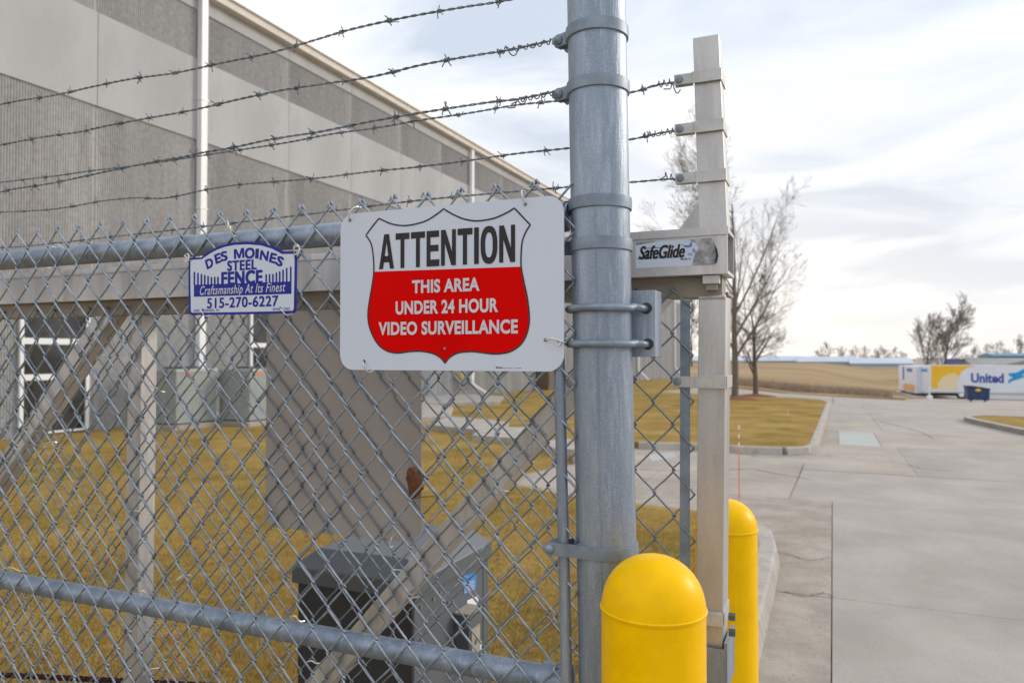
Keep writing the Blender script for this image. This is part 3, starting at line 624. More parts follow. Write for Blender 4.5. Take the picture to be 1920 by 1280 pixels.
def tpoly(name, pts, m, Y_, n=5):
    c = [PY(a, b, TY) for a, b in pts]; mb = MB(); mb.polyY([(p.x, p.z) for p in c][::-1], Y_, Y_ + .02); return mb.build(name, m, tr)
tpoly('yellow_panel', [(1746.5, 685), (1828, 685.5), (1812, 690), (1803, 697), (1798, 706), (1795, 716), (1795, 731), (1746.5, 728)], M_tyel, TY - .022)
tpoly('pale_panel', [(1795, 731), (1795, 716), (1798, 706), (1790, 699), (1778, 701), (1766, 708), (1759, 718), (1757, 729)], M_tpale, TY - .030)
mb = MB(); text_box(mb, 'United', tp(1820.5, 700).x, tp(1882, 700).x, tp(1850, 717.5).z, tp(1850, 699.5).z, TY - .03, offset=.035); mb.build('lettering', M_tblue, tr)
mb = MB(); text_box(mb, 'MOVING PEOPLE', tp(1752, 692).x, tp(1790, 692).x, tp(1770, 694).z, tp(1770, 691).z, TY - .03, offset=.01); text_box(mb, 'FORWARD', tp(1752, 699).x, tp(1775, 699).x, tp(1770, 701).z, tp(1770, 698).z, TY - .03, offset=.01)
for s_, m, off in (([(1890, 700), (1906, 698), (1922, 690), (1934, 686), (1926, 696), (1916, 703), (1926, 704), (1912, 710), (1900, 713), (1890, 719), (1891, 712), (1900, 707), (1893, 705)], M_tcy, 0),):
    tpoly('wing_emblem', s_, m, TY - .03)
# trailers parked at an angle, left
def angled(p_near, p_far, zt_, zb_, zg_, lb, art):
    a, b = Vector(p_near), Vector(p_far); d = (b - a); L_ = d.length; d.normalize(); nrm = Vector((d.y, -d.x)) * -1
    t = thing('box_trailer', (a.x, a.y, zg_), lb, 'trailer', 'trailers parked at the edge of the field')
    nn = Vector((-d.y, d.x)); nn = nn if nn.x > 0 else -nn
    q = [a, b, b + nn * 2.5, a + nn * 2.5]
    MB().hexa([(p.x, p.y, zb_) for p in q], [(p.x, p.y, zt_) for p in q]).build('body', M_twh, t, bevel=.03)
    def face(u0, u1, v0, v1): 
        o_ = -nn * .03; return [(a.x + d.x * L_ * u + o_.x, a.y + d.y * L_ * u + o_.y, zb_ + (zt_ - zb_) * v) for u, v in ((u0, v0), (u1, v0), (u1, v1), (u0, v1))]
    for nm, m, u0, u1, v0, v1 in art: mb = MB(); mb.add(face(u0, u1, v0, v1), [(0, 1, 2, 3)]); mb.build(nm, m, t)
    for u in (.12, .24, .85):
        c = a + d * L_ * u; mb = MB(); mb.tube([(c.x + nn.x * .05, c.y + nn.y * .05, zg_ + .5), (c.x + nn.x * .5, c.y + nn.y * .5, zg_ + .5)], .5, 14); mb.build('wheel', M_tyre, t)
pn = PY(1743, 700, 98.6); pf = PY(1719, 700, 107)
angled((pn.x, pn.y), (pf.x, pf.y), Z_at(1730, 685, 103), Z_at(1730, 735, 103), -3.3, 'white box trailer parked askew next to the yellow end of the long trailer', [('blue_mark', M_lblue, .15, .6, .78, .88), ('blue_mark', M_tblue, .75, .95, .8, .9)])
pn = PY(1717.5, 700, 103.5); pf = PY(1685, 700, 114)
angled((pn.x, pn.y), (pf.x, pf.y), Z_at(1700, 685.5, 108), Z_at(1700, 734, 108), -3.35, 'white box trailer with orange patch, farthest left of the parked trailers', [('orange_panel', M_tor, .1, .7, .05, .3), ('blue_mark', M_tblue, .66, .74, .45, .95), ('blue_mark', M_tblue, .2, .5, .78, .9)])

# dumpster
DY = 76; d0 = X_at(1811.5, DY); d1 = X_at(1855.5, DY); zg = g(d0, DY) - .12
dm = thing('dumpster', ((d0 + d1) / 2, DY + .8, zg), 'navy blue dumpster with sloping lid and small yellow emblem on the lot', 'dumpster')
z1 = Z_at(1812, 723.5, DY); z2 = Z_at(1855, 729, DY); q = [(d0 + .12, zg + .12), (d1 - .05, zg + .12), (d1, z2 - .05), (d0, z1 - .08)]
mb = MB(); mb.polyY(q, DY, DY + 1.6); mb.build('bin', M_dump, dm, bevel=.02)
mb = MB(); mb.polyY([(d0 - .05, z1 - .075), (d1 + .05, z2 - .045), (d1 + .05, z2 + .03), ((d0 * 2 + d1) / 3, z1 - .0), (d0 - .05, z1)], DY - .05, DY + 1.65); mb.build('lid', M_tyre, dm)
for k in range(3): xx = d0 + .3 + (d1 - d0 - .55) * k / 2; MB().box((xx - .04, DY - .06, zg + .15), (xx + .04, DY - .001, zg + 1.0)).build('rib', M_dump, dm)
for xx in (d0 + .35, d1 - .35): mb = MB(); mb.tube([(xx, DY + .1, zg + .08), (xx, DY + .25, zg + .08)], .085, 10); mb.build('caster', M_tyre, dm)
mb = MB(); c = PY(1834, 731, DY - .07); mb.polyY([(c.x + .22 * math.cos(a * PI / 6), c.z + .12 * math.sin(a * PI / 6)) for a in range(12)], DY - .075, DY - .06); mb.build('emblem', M_tyel, dm)
# white lamp stub / post in the lot
p = PG(1743, 751, -.12); t = thing('parking_post', p, 'thin white post on a round concrete base at the edge of the lot', 'post')
MB().lathe(p, [(0, 0), (.24, 0), (.24, .42), (.2, .46), (0, .46)], 20).build('base', M_white, t); MB().lathe(p + Vector((0, 0, .46)), [(.055, 0), (.055, .85), (0, .86)], 12).build('pole', M_white, t)

# marker stakes
def stake(px, pyb, pyt, lb, gr):
    b = PG(px, pyb); zt_ = H + (b.y) * 0
    d = ray(px, pyt); k = math.hypot(b.x, b.y) / math.hypot(d[0], d[1]); top = H + d[2] * k
    t = thing('driveway_marker', b, lb, 'marker stake', gr); hh = top - b.z
    MB().lathe(b, [(.006, -.1), (.006, hh * .72), (0, hh * .72)], 8).build('rod', M_orange, t)
    for i in range(5): MB().lathe(b + Vector((0, 0, hh * (.72 + .056 * i))), [(.0065, 0), (.0075, .001), (.0075, hh * .054), (0, hh * .055)], 8).build('reflective_band', M_orange if i % 2 else M_white, t)
stake(1386, 940, 797, 'thin orange driveway marker rod standing just above the farther yellow bollard', 'driveway markers')
stake(1478, 806, 768, 'thin orange driveway marker rod standing on the lawn island', 'driveway markers')

# ------------------------------------------------------------------ near chain-link fence
FYm = 1.200                                    # plane of the fabric
fence = thing('chain_link_fence', (-.36, 1.235, 0), 'galvanised chain-link fence with thick round post and barbed wire strands, nearest the viewer', 'fence')
def chain_fabric(xr, ztop, zbot, Yc, nwires, W_, Hd, wr, dep, mtl, name, parent, seed, knuck=True, lastphase=0, jit=1., nseg=6, xskew=None):
    """woven flattened helices; xr = X of the right-most bends, wires counted to the left"""
    R = np.random.RandomState(seed); VV = []; QQ = []; off = 0
    sp = np.array([0, .018, .045, .09, .25, .41, .455, .482, .5, .518, .545, .59, .75, .91, .955, .982])
    ovl = .0034
    for w_ in range(nwires):
        xl = xr - (w_ + 1) * W_ / 2; ph = ((w_ + lastphase) % 2) * .5       # phase at the top
        per = (ztop - zbot) / Hd; s = (np.arange(int(per) + 1)[:, None] + sp[None, :]).ravel()
        s = s[s <= per]; z = ztop - s * Hd; fr = (s + (0 if ph == 0 else .5)) % 1.0
        # ph==0 : at the top this wire stands at its right bend
        tri = np.abs(2 * ((fr) % 1.0) - 1)                # 1 at fr=0 (right bend), 0 at fr=.5 (left bend)
        q_ = 2 * tri - 1; q_ = np.sign(q_) * (1 - (np.sqrt((1 - np.abs(q_)) ** 2 + .0045) - .02))
        x = xl + W_ / 4 + (W_ / 4 + ovl) * q_
        # right bend -> going left-down = back; left bend -> going right-down = front
        dphi = np.sin(2 * PI * fr); y_ = Yc + dep * np.tanh(5.5 * dphi)
        x = x + jit * (.0012 * np.sin(z * 9 + w_ * .7 + seed) + R.normal(0, .0005, len(z))); y_ = y_ + jit * (.0025 * np.sin(z * 4.1 + xl * 5) )
        z = z + jit * (.0015 * np.sin(w_ * 1.7 + z * 5) + .004 * np.sin(xl * 3.1 + 1))
        if xskew is not None: x = x + xskew(z)
        P = np.stack([x, y_, z], 1)
        if knuck:
            dirx = -1 if ph else 1                       # fold over the neighbour
            dirx = 1 if ph == 0 else -1
            top = P[0].copy(); e1 = top + np.array([dirx * .003, -.003 * dirx, .003]); e2 = top + np.array([dirx * .006, -.004 * dirx, -.001]); e3 = top + np.array([dirx * .008, -.002 * dirx, -.006])
            P = np.concatenate([[e3, e2, e1], P + np.array([0, 0, 0])])
        T = np.gradient(P, axis=0); T /= np.linalg.norm(T, axis=1)[:, None] + 1e-9
        Bv = np.array([0, 1., 0])[None, :] - T * T[:, 1:2]; Bv /= np.linalg.norm(Bv, axis=1)[:, None]; Nn = np.cross(T, Bv)
        ang = np.arange(nseg) * 2 * PI / nseg
        V = P[:, None, :] + wr * (np.cos(ang)[None, :, None] * Bv[:, None, :] + np.sin(ang)[None, :, None] * Nn[:, None, :])
        m = len(P); VV.append(V.reshape(-1, 3)); i = np.arange(m - 1)[:, None] * nseg; k = np.arange(nseg)[None, :]; k2 = (k + 1) % nseg
        QQ.append(np.stack([i + k, i + k2, i + nseg + k2, i + nseg + k], 2).reshape(-1, 4) + off); off += m * nseg
    return np_mesh(name, np.concatenate(VV), np.concatenate(QQ), mtl, parent)
tipX = PY(1003, 338, FYm).x; xr = tipX + .072
chain_fabric(xr, 1.883, .04, FYm, 62, .072, .0875, .0021, .0029, M_wire, 'chain_link_mesh', fence, 3, lastphase=0)
# rails behind the fabric
RY = FYm + .0075 + .0235
def rail(pa, pb, r, nm, xl=-2.75, xrgt=-.42):
    a = PY(*pa, RY); b = PY(*pb, RY); k = (b.z - a.z) / (b.x - a.x); MB().tube([(xl, RY, a.z + k * (xl - a.x)), (xrgt, RY, a.z + k * (xrgt - a.x))], r, 28).build(nm, M_galv, fence, smooth=True)
    return lambda x: a.z + k * (x - a.x)
topz = rail((0, 489), (640, 439), .0238, 'top_rail'); midz = rail((0, 1085), (640, 1200), .0215, 'middle_rail')
# post
pt = PY(1118, 0, 1.235); pb_ = PY(1141, 1250, 1.235); kx = (pt.x - pb_.x) / (pt.z - pb_.z)
def postx(z): return pb_.x + kx * (z - pb_.z)
PR = .0505
mb = MB(); zs = [0 + i * .1 for i in range(25)]
mb.tube([(postx(z), 1.235, z) for z in (-.2, .5, 1.0, 1.5, 2.0, 2.42)], PR, 64); post = mb.build('post', M_galv, fence, smooth=True)
MB().lathe((postx(2.43), 1.235, 2.42), [(PR + .004, -.03), (PR + .004, .005), (.045, .03), (.025, .045), (0, .05)], 32).build('cap', M_band, post, smooth=True)
# weld seam
MB().tube([(postx(z) + .006, 1.235 - PR - .0002, z) for z in (.6, 1.0, 1.4, 1.75, 1.82)], .0011, 6).build('seam', M_galv, post)
def ring_band(py, tail, bolt=True, px=1120, hgt=.0215, long=None):
    zc = PY(px, py, 1.235 - PR - .003).z; cx = postx(zc); r0, r1 = PR + .0004, PR + .0036; mb = MB(); n = 56; V = []
    for k in range(n + 1):
        a = math.radians(180 + 14) + math.radians(332) * k / n     # gap on the left
        for rr, dz in ((r0, -hgt / 2), (r1, -hgt / 2 + .001), (r1 + .0006, 0), (r1, hgt / 2 - .001), (r0, hgt / 2)): V.append((cx + rr * math.cos(a), 1.235 + rr * math.sin(a), zc + dz))
    mb.add(V, [(i * 5 + j, i * 5 + (j + 1) % 5, (i + 1) * 5 + (j + 1) % 5, (i + 1) * 5 + j) for i in range(n) for j in range(5)])
    xa = cx - r1 * math.cos(math.radians(14)); yo = r1 * math.sin(math.radians(14)); te = xa - tail if long is None else PY(long, py, 1.19).x
    yc = 1.235 if long is None else 1.2025
    for sg in (-1, 1):
        e_ = .0065 if long is None else .0160; hh = hgt / 2
        path = [(xa + .012, 1.235 + sg * (yo + .012)), (xa + .002, 1.235 + sg * yo), (xa - .012, yc + sg * e_), (te + .01, yc + sg * e_), (te, yc + sg * e_)]
        if long is not None and sg < 0: path = [(cx - .020, 1.235 - r1 * .925), (cx - .034, 1.1868), (xa + .006, 1.1862), (te + .01, 1.1862), (te, 1.1862)]
        top = [(p[0], p[1], zc + (hh if i < 4 else hh * .45)) for i, p in enumerate(path)]; bot = [(p[0], p[1], zc - (hh if i < 4 else hh * .45)) for i, p in enumerate(path)]
        V = []
        for i in range(len(path)):
            for t_ in (0, .0032):
                V += [(top[i][0], top[i][1] + t_, top[i][2]), (bot[i][0], bot[i][1] + t_, bot[i][2])]
        f = []
        for i in range(len(path) - 1):
            a = 4 * i; b = a + 4; f += [(a, a + 1, b + 1, b), (a + 2, b + 2, b + 3, a + 3), (a, b, b + 2, a + 2), (a + 1, a + 3, b + 3, b + 1)]
        f += [(a + 4, a + 5, a + 7, a + 6)]; mb.add(V, f)
    o = mb.build('brace_band', M_band, fence, smooth=True)
    if bolt:
        yb = yc - e_; bx = te + .012
        mb = MB(); V = []; 
        mb.tube([(bx, yb + .05, zc), (bx, yb - .0005, zc)], .004, 12); mb.tube([(bx, yb, zc), (bx, yb - .003, zc), (bx, yb - .0055, zc), (bx, yb - .0065, zc)], 0, 16, radii=[.0082, .0080, .005, .001]); mb.build('bolt', M_band, o, smooth=True)
    return cx, zc, te
B1_ = ring_band(39, .028); B2_ = ring_band(146, .030); ring_band(373, .030); ring_band(453, .05); ring_band(1041, .055, px=1130, long=1019)
# rail end cups behind the sign
for z in (topz(-.43), midz(-.43)): MB().lathe((0, 0, 0), [(.026, 0), (.027, .03), (.02, .04), (0, .04)], 20)
# U bolts and angle bracket
PLY = 1.262
def ubolt(py, hx, hy):
    z = PY(1128, py + 4, 1.235 - PR).z; cx = postx(z); R_ = PR + .0068; h = PY(hx, hy, PLY); pts = []
    pts.append((cx - R_ * .9, 1.235 + .05, z)); 
    for k in range(0, 19): a = math.radians(180 + 8 * k); pts.append((cx + R_ * math.cos(a), 1.235 + R_ * math.sin(a), z))
    pts += [(cx + R_ * .96, 1.215, z), (h.x - .016, PLY - .028, h.z + .0015), (h.x - .006, PLY - .016, h.z), (h.x - .001, PLY + .012, h.z)]
    MB().tube(curve(pts, 3), .0062, 14).build('u_bolt', M_band, fence, smooth=True)
    return h
h1 = ubolt(572, 1212, 578); h2 = ubolt(640, 1215, 645)
a = PY(1188, 545, PLY); b = PY(1229, 669, PLY)
mb = MB(); x0, x1, z0, z1 = postx(1.6) + .03, b.x, b.z, a.z
mb.box((x0, PLY, z0), (x1, PLY + .006, z1)); mb.box((x1 - .006, PLY + .0061, z0), (x1, PLY + .05, z1)); br = mb.build('angle_bracket', M_galv, fence, bevel=.001)
for h in (h1, h2): mb = MB(); mb.tube([(h.x, PLY - .0008, h.z), (h.x, PLY + .001, h.z)], .0098, 20); mb.build('bolt_hole', M_cabd, br)
# tension bar
a = PY(1048, 690, FYm); b = PY(1062, 1280, FYm); kk = (b.x - a.x) / (b.z - a.z); tz = lambda z: a.x + kk * (z - a.z)
MB().tube([(tz(z), FYm + .002, z) for z in (.1, .6, 1.0, 1.4, 1.7, 1.84)], .0096, 20).build('tension_bar', M_galv, fence, smooth=True)
# lower clamp of the frame rail to the post at the bottom
MB().tube([(-.47, RY, midz(-.47) - .0), (-.42, RY, midz(-.42))], .027, 20).build('rail_end_cup', M_band, fence, smooth=True)
MB().tube([(-.47, RY, topz(-.47)), (-.425, RY, topz(-.425))], .027, 20).build('rail_end_cup', M_band, fence, smooth=True)

def tie(c, parent, w_=.018, h_=.02, mtl=None, seed=0, dy=.012, ang=0., r=.0013):
    R = random.Random(seed); pts = []
    for k in range(15):
        a = -1.9 + k * 5.3 / 14; dx = w_ * math.cos(a) * .5; dz = h_ * math.sin(a) * .5
        pts.append((c[0] + dx * math.cos(ang) - dz * math.sin(ang), c[1] - dy * math.cos(a * .5) + .004 * k / 14, c[2] + dx * math.sin(ang) + dz * math.cos(ang)))
    pts.append((c[0] + w_ * .7 + R.uniform(-.005, .005), c[1] - .004, c[2] - h_ * .2 + R.uniform(-.006, .006)))
    o = MB().tube(curve(pts, 2), r, 6).build('tie_wire', mtl or M_tie, parent, smooth=True); return o
def tie_bar(pa, pb, Y, parent, sag=-8, r=.0013):
    A_ = PY(*pa, Y); B_ = PY(*pb, Y); C2 = PY((pa[0] + pb[0]) / 2, (pa[1] + pb[1]) / 2 + sag, Y - .006)
    pts = curve([A_ + Vector((0, .012, 0)), A_, C2, B_, B_ + Vector((.002, .012, -.003))], 5); return MB().tube(pts, r, 6).build('tie_wire', M_tie, parent, smooth=True)
for i, (pa, pb) in enumerate((((96, 462), (120, 466)), ((0, 1068), (38, 1070)), ((258, 1113), (276, 1112)), ((425, 424), (436, 440)), ((545, 1156), (562, 1164)), ((83, 511), (98, 505)))):
    tie_bar(pa, pb, 1.192, fence, sag=-6)
tie((PY(432, 425, 1.2).x, 1.196, PY(432, 425, 1.2).z), fence, seed=4)

# barbed wire
def resample(pts, step):
    P = curve(pts, 10); acc = [0]
    for a, b in zip(P, P[1:]): acc.append(acc[-1] + (b - a).length)
    n = int(acc[-1] / step); o = []; j = 0
    for i in range(n + 1):
        s_ = i * step
        while j < len(P) - 2 and acc[j + 1] < s_: j += 1
        o.append(P[j].lerp(P[j + 1], (s_ - acc[j]) / max(1e-9, acc[j + 1] - acc[j])))
    return o
def barb_mesh(seed):
    R = random.Random(seed); mb = MB(); 
    for q in (0, 1):
        ph = R.uniform(0, 6.28); x0 = -.004 + q * .0055; pts = []; a0 = ph
        d = Vector((R.uniform(-.5, .2), math.cos(a0) , math.sin(a0))).normalized()
        pts.append(Vector((x0, 0, 0)) + d * R.uniform(.010, .014))
        for k in range(13): a = a0 + k * 2 * PI * 1.5 / 12; pts.append(Vector((x0 + k * .00035, .0034 * math.cos(a), .0034 * math.sin(a))))
        a = a0 + 3 * PI; d = Vector((R.uniform(-.2, .6), math.cos(a + .5), math.sin(a + .5))).normalized(); pts.append(Vector((x0 + .004, 0, 0)) + d * R.uniform(.010, .014))
        mb.tube(pts, .00105, 5)
    me = mb.mesh('barb'); me.materials.append(M_barb); me.shade_smooth(); return me
barbs = [barb_mesh(i) for i in range(6)]
def barbed(pxs, Yf, parent, seed, barbsp=.105, first=.03, endwrap=None):
    R = random.Random(seed); pts = [PY(x, y, Yf(x)) for x, y in pxs]
    P = resample(pts, .0045); mb = MB()
    for q in (0, 1):
        S_ = []
        for i, p in enumerate(P):
            t = (P[min(i + 1, len(P) - 1)] - P[max(i - 1, 0)]).normalized(); u_ = Vector((0, 1, 0)); v_ = t.cross(u_).normalized(); a = i * .0045 / .040 * 2 * PI + q * PI
            S_.append(p + (u_ * math.cos(a) + v_ * math.sin(a)) * .00135)
        mb.tube(S_, .00125, 6)
    if endwrap:
        for (a_, b_, turns, rad) in endwrap:
            A_ = PY(*a_, Yf(a_[0])); B_ = PY(*b_, Yf(b_[0])); pts2 = []; n = int(turns * 9)
            for i in range(n + 1):
                a = i / 9 * 2 * PI; rr = rad * (1 + .35 * math.sin(i * .7 + seed)); p = A_.lerp(B_, i / n + .02 * math.sin(i * .5)); pts2.append(p + Vector((.0, rr * math.cos(a), rr * math.sin(a))))
            pts2.insert(0, pts2[0] + Vector((-.012, -.004, R.uniform(-.012, .01)))); mb.tube(curve(pts2, 2), .00115, 5)
    o = mb.build('barbed_wire', M_barb, parent, smooth=True, fix=False)
    k = int(first / .0045)
    while k < len(P) - 6:
        t = (P[min(k + 3, len(P) - 1)] - P[max(k - 3, 0)]).normalized(); b = bpy.data.objects.new('barb', R.choice(barbs)); col.objects.link(b); b.parent = o; b.location = P[k]
        b.rotation_euler = t.to_track_quat('X', 'Z').to_euler(); b.rotation_euler.x += R.uniform(0, 6.28); s_ = R.uniform(.85, 1.15); b.scale = (s_,) * 3
        k += int(barbsp * R.uniform(.85, 1.15) / .0045)
n_ = lambda x: 1.215
barbed([(-90, 212), (0, 196), (35, 189), (105, 178), (177, 162), (247, 148), (328, 137), (412, 119), (500, 101), (575, 80), (660, 55), (760, 33), (868, 14), (945, 2), (1030, -18)], n_, fence, 1, .108)
barbed([(-90, 290), (0, 272), (80, 257), (145, 248), (205, 235), (287, 220), (364, 206), (445, 187), (525, 170), (603, 158), (698, 144), (795, 121), (903, 102), (950, 95), (1036, 76)], n_, fence, 2, .105, endwrap=[((958, 93), (1036, 76), 5.5, .0042), ((940, 97), (972, 92), 1.3, .008)])
barbed([(-90, 376), (0, 360), (27, 354), (88, 345), (152, 332), (220, 317), (297, 302), (350, 293), (375, 287), (440, 276), (510, 261), (600, 247), (695, 228), (793, 211), (910, 193), (970, 186), (1040, 172)], n_, fence, 3, .105, endwrap=[((970, 187), (1036, 173), 5, .0042), ((962, 200), (985, 183), 1.1, .006)])

# ------------------------------------------------------------------ big sign
SY = 1.1865
sg = thing('surveillance_sign', (PY(850, 695, SY).x, SY, PY(850, 695, SY).z), 'white sign with red shield reading ATTENTION THIS AREA UNDER 24 HOUR VIDEO SURVEILLANCE', 'sign')
sx0, sx1, sz0, sz1 = -.8715, -.4155, 1.5535, 1.8525
mb = MB(); mb.polyY(rrect(sx0, sx1, sz0, sz1, .030, 12), SY, SY + .002); mb.build('panel', M_signw, sg)
cs = lambda x, y: (600 + x / 3.688, 360 + y / 3.688)
shield = [(408, 183), (500, 222), (600, 232), (720, 205), (800, 160), (856, 117), (920, 155), (1000, 188), (1090, 200), (1200, 183), (1290, 145), (1345, 112), (1400, 170), (1455, 228), (1425, 275), (1400, 340), (1392, 420), (1392, 516), (1410, 620), (1432, 720), (1445, 820), (1447, 900), (1430, 980), (1395, 1045), (1340, 1090), (1280, 1112), (1200, 1118), (1130, 1110), (1050, 1102), (960, 1110), (900, 1140), (865, 1182), (835, 1145), (780, 1115), (700, 1100), (620, 1102), (540, 1112), (470, 1100), (410, 1060), (365, 990), (338, 910), (333, 830), (345, 740), (362, 640), (373, 551), (370, 450), (358, 370), (340, 330), (318, 300), (362, 240)]
corner = {0, 5, 11, 13, 31, 48}
def smooth_path(pts, corners, n=5):
    o = []; N_ = len(pts); P = [Vector(p) for p in pts]
    for i in range(N_):
        b, c = P[i], P[(i + 1) % N_]; a = P[i - 1] if i not in corners else b * 2 - c; d = P[(i + 2) % N_] if (i + 1) % N_ not in corners else c * 2 - b
        for k in range(n):
            t = k / n; o.append(.5 * ((2 * b) + (c - a) * t + (2 * a - 5 * b + 4 * c - d) * t * t + (3 * b - a - 3 * c + d) * t ** 3))
    return o
sp_ = smooth_path(shield, corner); W3 = [PY(*cs(p.x, p.y), SY) for p in sp_]; W2 = [(p.x, p.z) for p in W3]
red = W2[17 * 5:44 * 5 + 1]
mb = MB(); mb.add([(p[0], SY - .0004, p[1]) for p in red], [tuple(range(len(red)))]); mb.build('red_field', M_red, sg)
mb = MB(); ribbon(mb, W2, .0027, SY - .0008); mb.build('shield_outline', M_black, sg)
def tb(s, p0, p1, name, m, off, Y_=SY - .0008, space=1.):
    mb = MB(); text_px(mb, s, cs(*p0), cs(*p1), Y_, offset=off, space=space); return mb.build(name, m, sg)
# heavy condensed capitals for the headline, drawn as strokes
def block_text(mb, s, x0, x1, z0, z1, Y, wds, gap=.12):
    G = {'A': [[(0, 0), (.26, 0), (.33, .20), (.67, .20), (.74, 0), (1, 0), (.66, 1), (.34, 1)]], 'T': [[(0, .82), (.36, .82), (.36, 0), (.64, 0), (.64, .82), (1, .82), (1, 1), (0, 1)]],
         'E': [[(0, 0), (1, 0), (1, .19), (.30, .19), (.30, .42), (.93, .42), (.93, .60), (.30, .60), (.30, .82), (.97, .82), (.97, 1), (0, 1)]], 'N': [[(0, 0), (.26, 0), (.26, .63), (.70, 0), (1, 0), (1, 1), (.74, 1), (.74, .38), (.30, 1), (0, 1)]],
         'I': [[(0, 0), (1, 0), (1, 1), (0, 1)]]}
    tot = sum(wds[c] for c in s) + gap * (len(s) - 1); k = (x1 - x0) / tot; x = x0
    for c in s:
        ww = wds[c] * k
        if c == 'O':
            n = 40; o = [(x + ww * (.5 + .5 * abs(math.cos(t)) ** .8 * math.copysign(1, math.cos(t))), z0 + (z1 - z0) * (.5 + .515 * abs(math.sin(t)) ** .85 * math.copysign(1, math.sin(t)))) for t in [2 * PI * i / n for i in range(n)]]
            i_ = [(x + ww * (.5 + .225 * abs(math.cos(t)) ** .8 * math.copysign(1, math.cos(t))), z0 + (z1 - z0) * (.5 + .34 * abs(math.sin(t)) ** .85 * math.copysign(1, math.sin(t)))) for t in [2 * PI * i / n for i in range(n)]]
            mb.add([(a, Y, b) for a, b in o + i_], [(j, (j + 1) % n, (j + 1) % n + n, j + n) for j in range(n)])
        elif c == 'A':
            q = lambda a, b: (x + a * ww, Y, z0 + b * (z1 - z0))
            mb.add([q(0, 0), q(.27, 0), q(.5, .78), q(.73, 0), q(1, 0), q(.66, 1), q(.34, 1)], [(0, 1, 2, 6), (2, 3, 4, 5), (6, 2, 5)])
            mb.add([q(.30, .19), q(.70, .19), q(.66, .37), q(.34, .37)], [(0, 1, 2, 3)])
        else:
            for p in G[c]: mb.add([(x + a * ww, Y, z0 + b * (z1 - z0)) for a, b in p], [tuple(range(len(p)))])
        x += ww + gap * k
a = PY(*cs(410, 400), SY); b = PY(*cs(1350, 225), SY); b2 = PY(*cs(1350, 483), SY)
mb = MB(); block_text(mb, 'ATTENTION', a.x, b.x, b2.z, b.z, SY - .0008, {'A': 1.06, 'T': .96, 'E': .86, 'N': .98, 'I': .30, 'O': 1.06}, gap=.11); mb.build('headline', M_black, sg)
tb('THIS AREA', (637, 610), (1103, 684), 'lettering', M_wink, .035, SY - .0012, 1.05); tb('UNDER 24 HOUR', (523, 755), (1232, 830), 'lettering', M_wink, .035, SY - .0012, 1.05); tb('VIDEO SURVEILLANCE', (405, 899), (1368, 978), 'lettering', M_wink, .035, SY - .0012, 1.05)
tb('Brimar', (1217, 1206), (1262, 1218), 'maker_mark', M_black, .03); tb('BRI-9741-927L 111-64-4844', (1266, 1213), (1390, 1219), 'maker_mark', M_black, .01)
c = PY(*cs(864, 1082), SY); MB().tube([(c.x, SY - .0006, c.z), (c.x, SY - .0022, c.z), (c.x, SY - .0028, c.z)], 0, 12, radii=[.0026, .0022, .001]).build('rivet', M_band, sg)
def sign_tie(hole, end, par, yb=FYm, r=.0014, arch=.008):
    A_ = PY(*hole, SY); B_ = PY(*end, SY - .003); m_1 = (A_ + B_) / 2 + Vector((0, -arch, .004))
    MB().tube([(A_.x, SY - .0007, A_.z), (A_.x, SY - .0012, A_.z)], .003, 10).build('grommet_hole', M_cabd, par)
    return MB().tube(curve([A_ + Vector((0, .01, 0)), A_ + Vector((0, -.002, 0)), m_1, B_, B_ + Vector((0, .016, .002))], 5), r, 7).build('tie_wire', M_tie, par, smooth=True)
sign_tie((656, 413), (668, 388), sg); sign_tie((985, 383), (979, 358), sg); sign_tie((683, 677), (690, 697), sg); sign_tie((1023, 637), (1058, 641), sg)
tie((PY(1048, 642, SY).x, SY - .002, PY(1048, 642, SY).z), sg, w_=.008, h_=.008, seed=2, dy=.003)

# ------------------------------------------------------------------ small company sign
s2 = thing('fence_company_sign', (PY(455, 588, SY).x, SY, PY(455, 588, SY).z), 'small white and blue arched sign reading DES MOINES STEEL FENCE', 'sign')
c8 = lambda x, y: (340 + x / 8, 440 + y / 8)
outl = [(108, 352), (200, 346), (295, 338), (420, 252), (520, 195), (640, 150), (800, 115), (1000, 105), (1200, 122), (1380, 175), (1530, 250), (1600, 248), (1690, 246), (1722, 285), (1733, 400), (1728, 700), (1722, 1140), (1700, 1172), (1400, 1184), (800, 1196), (150, 1206), (112, 1170), (106, 800)]
def plan(pts, Y): return [(q.x, q.z) for q in [PY(*c8(*p), Y) for p in pts]]
oz = plan(outl, SY)[::-1]
mb = MB(); mb.polyY(oz, SY, SY + .0015); mb.build('panel', M_blue, s2)
inn = [(138, 380), (200, 376), (310, 368), (430, 285), (530, 230), (650, 185), (805, 155), (1000, 146), (1195, 162), (1360, 210), (1515, 292), (1600, 290), (1668, 288), (1695, 310), (1700, 400), (1696, 700), (1688, 1110), (1672, 1138), (1400, 1148), (800, 1160), (165, 1170), (145, 1150), (140, 800)]
iz = plan(inn, SY)[::-1]; mb = MB(); mb.add([(p[0], SY - .0004, p[1]) for p in iz], [tuple(range(len(iz)))]); mb.build('white_field', M_signw, s2)
Yk = SY - .0008
def quadpx(mb, pts, Y): mb.add([tuple(PY(*c8(*p), Y)) for p in pts], [tuple(range(len(pts)))])
mb = MB(); quadpx(mb, [(188, 930), (188, 752), (1652, 700), (1650, 885)], Yk); mb.build('blue_band', M_blue, s2)
mb = MB()
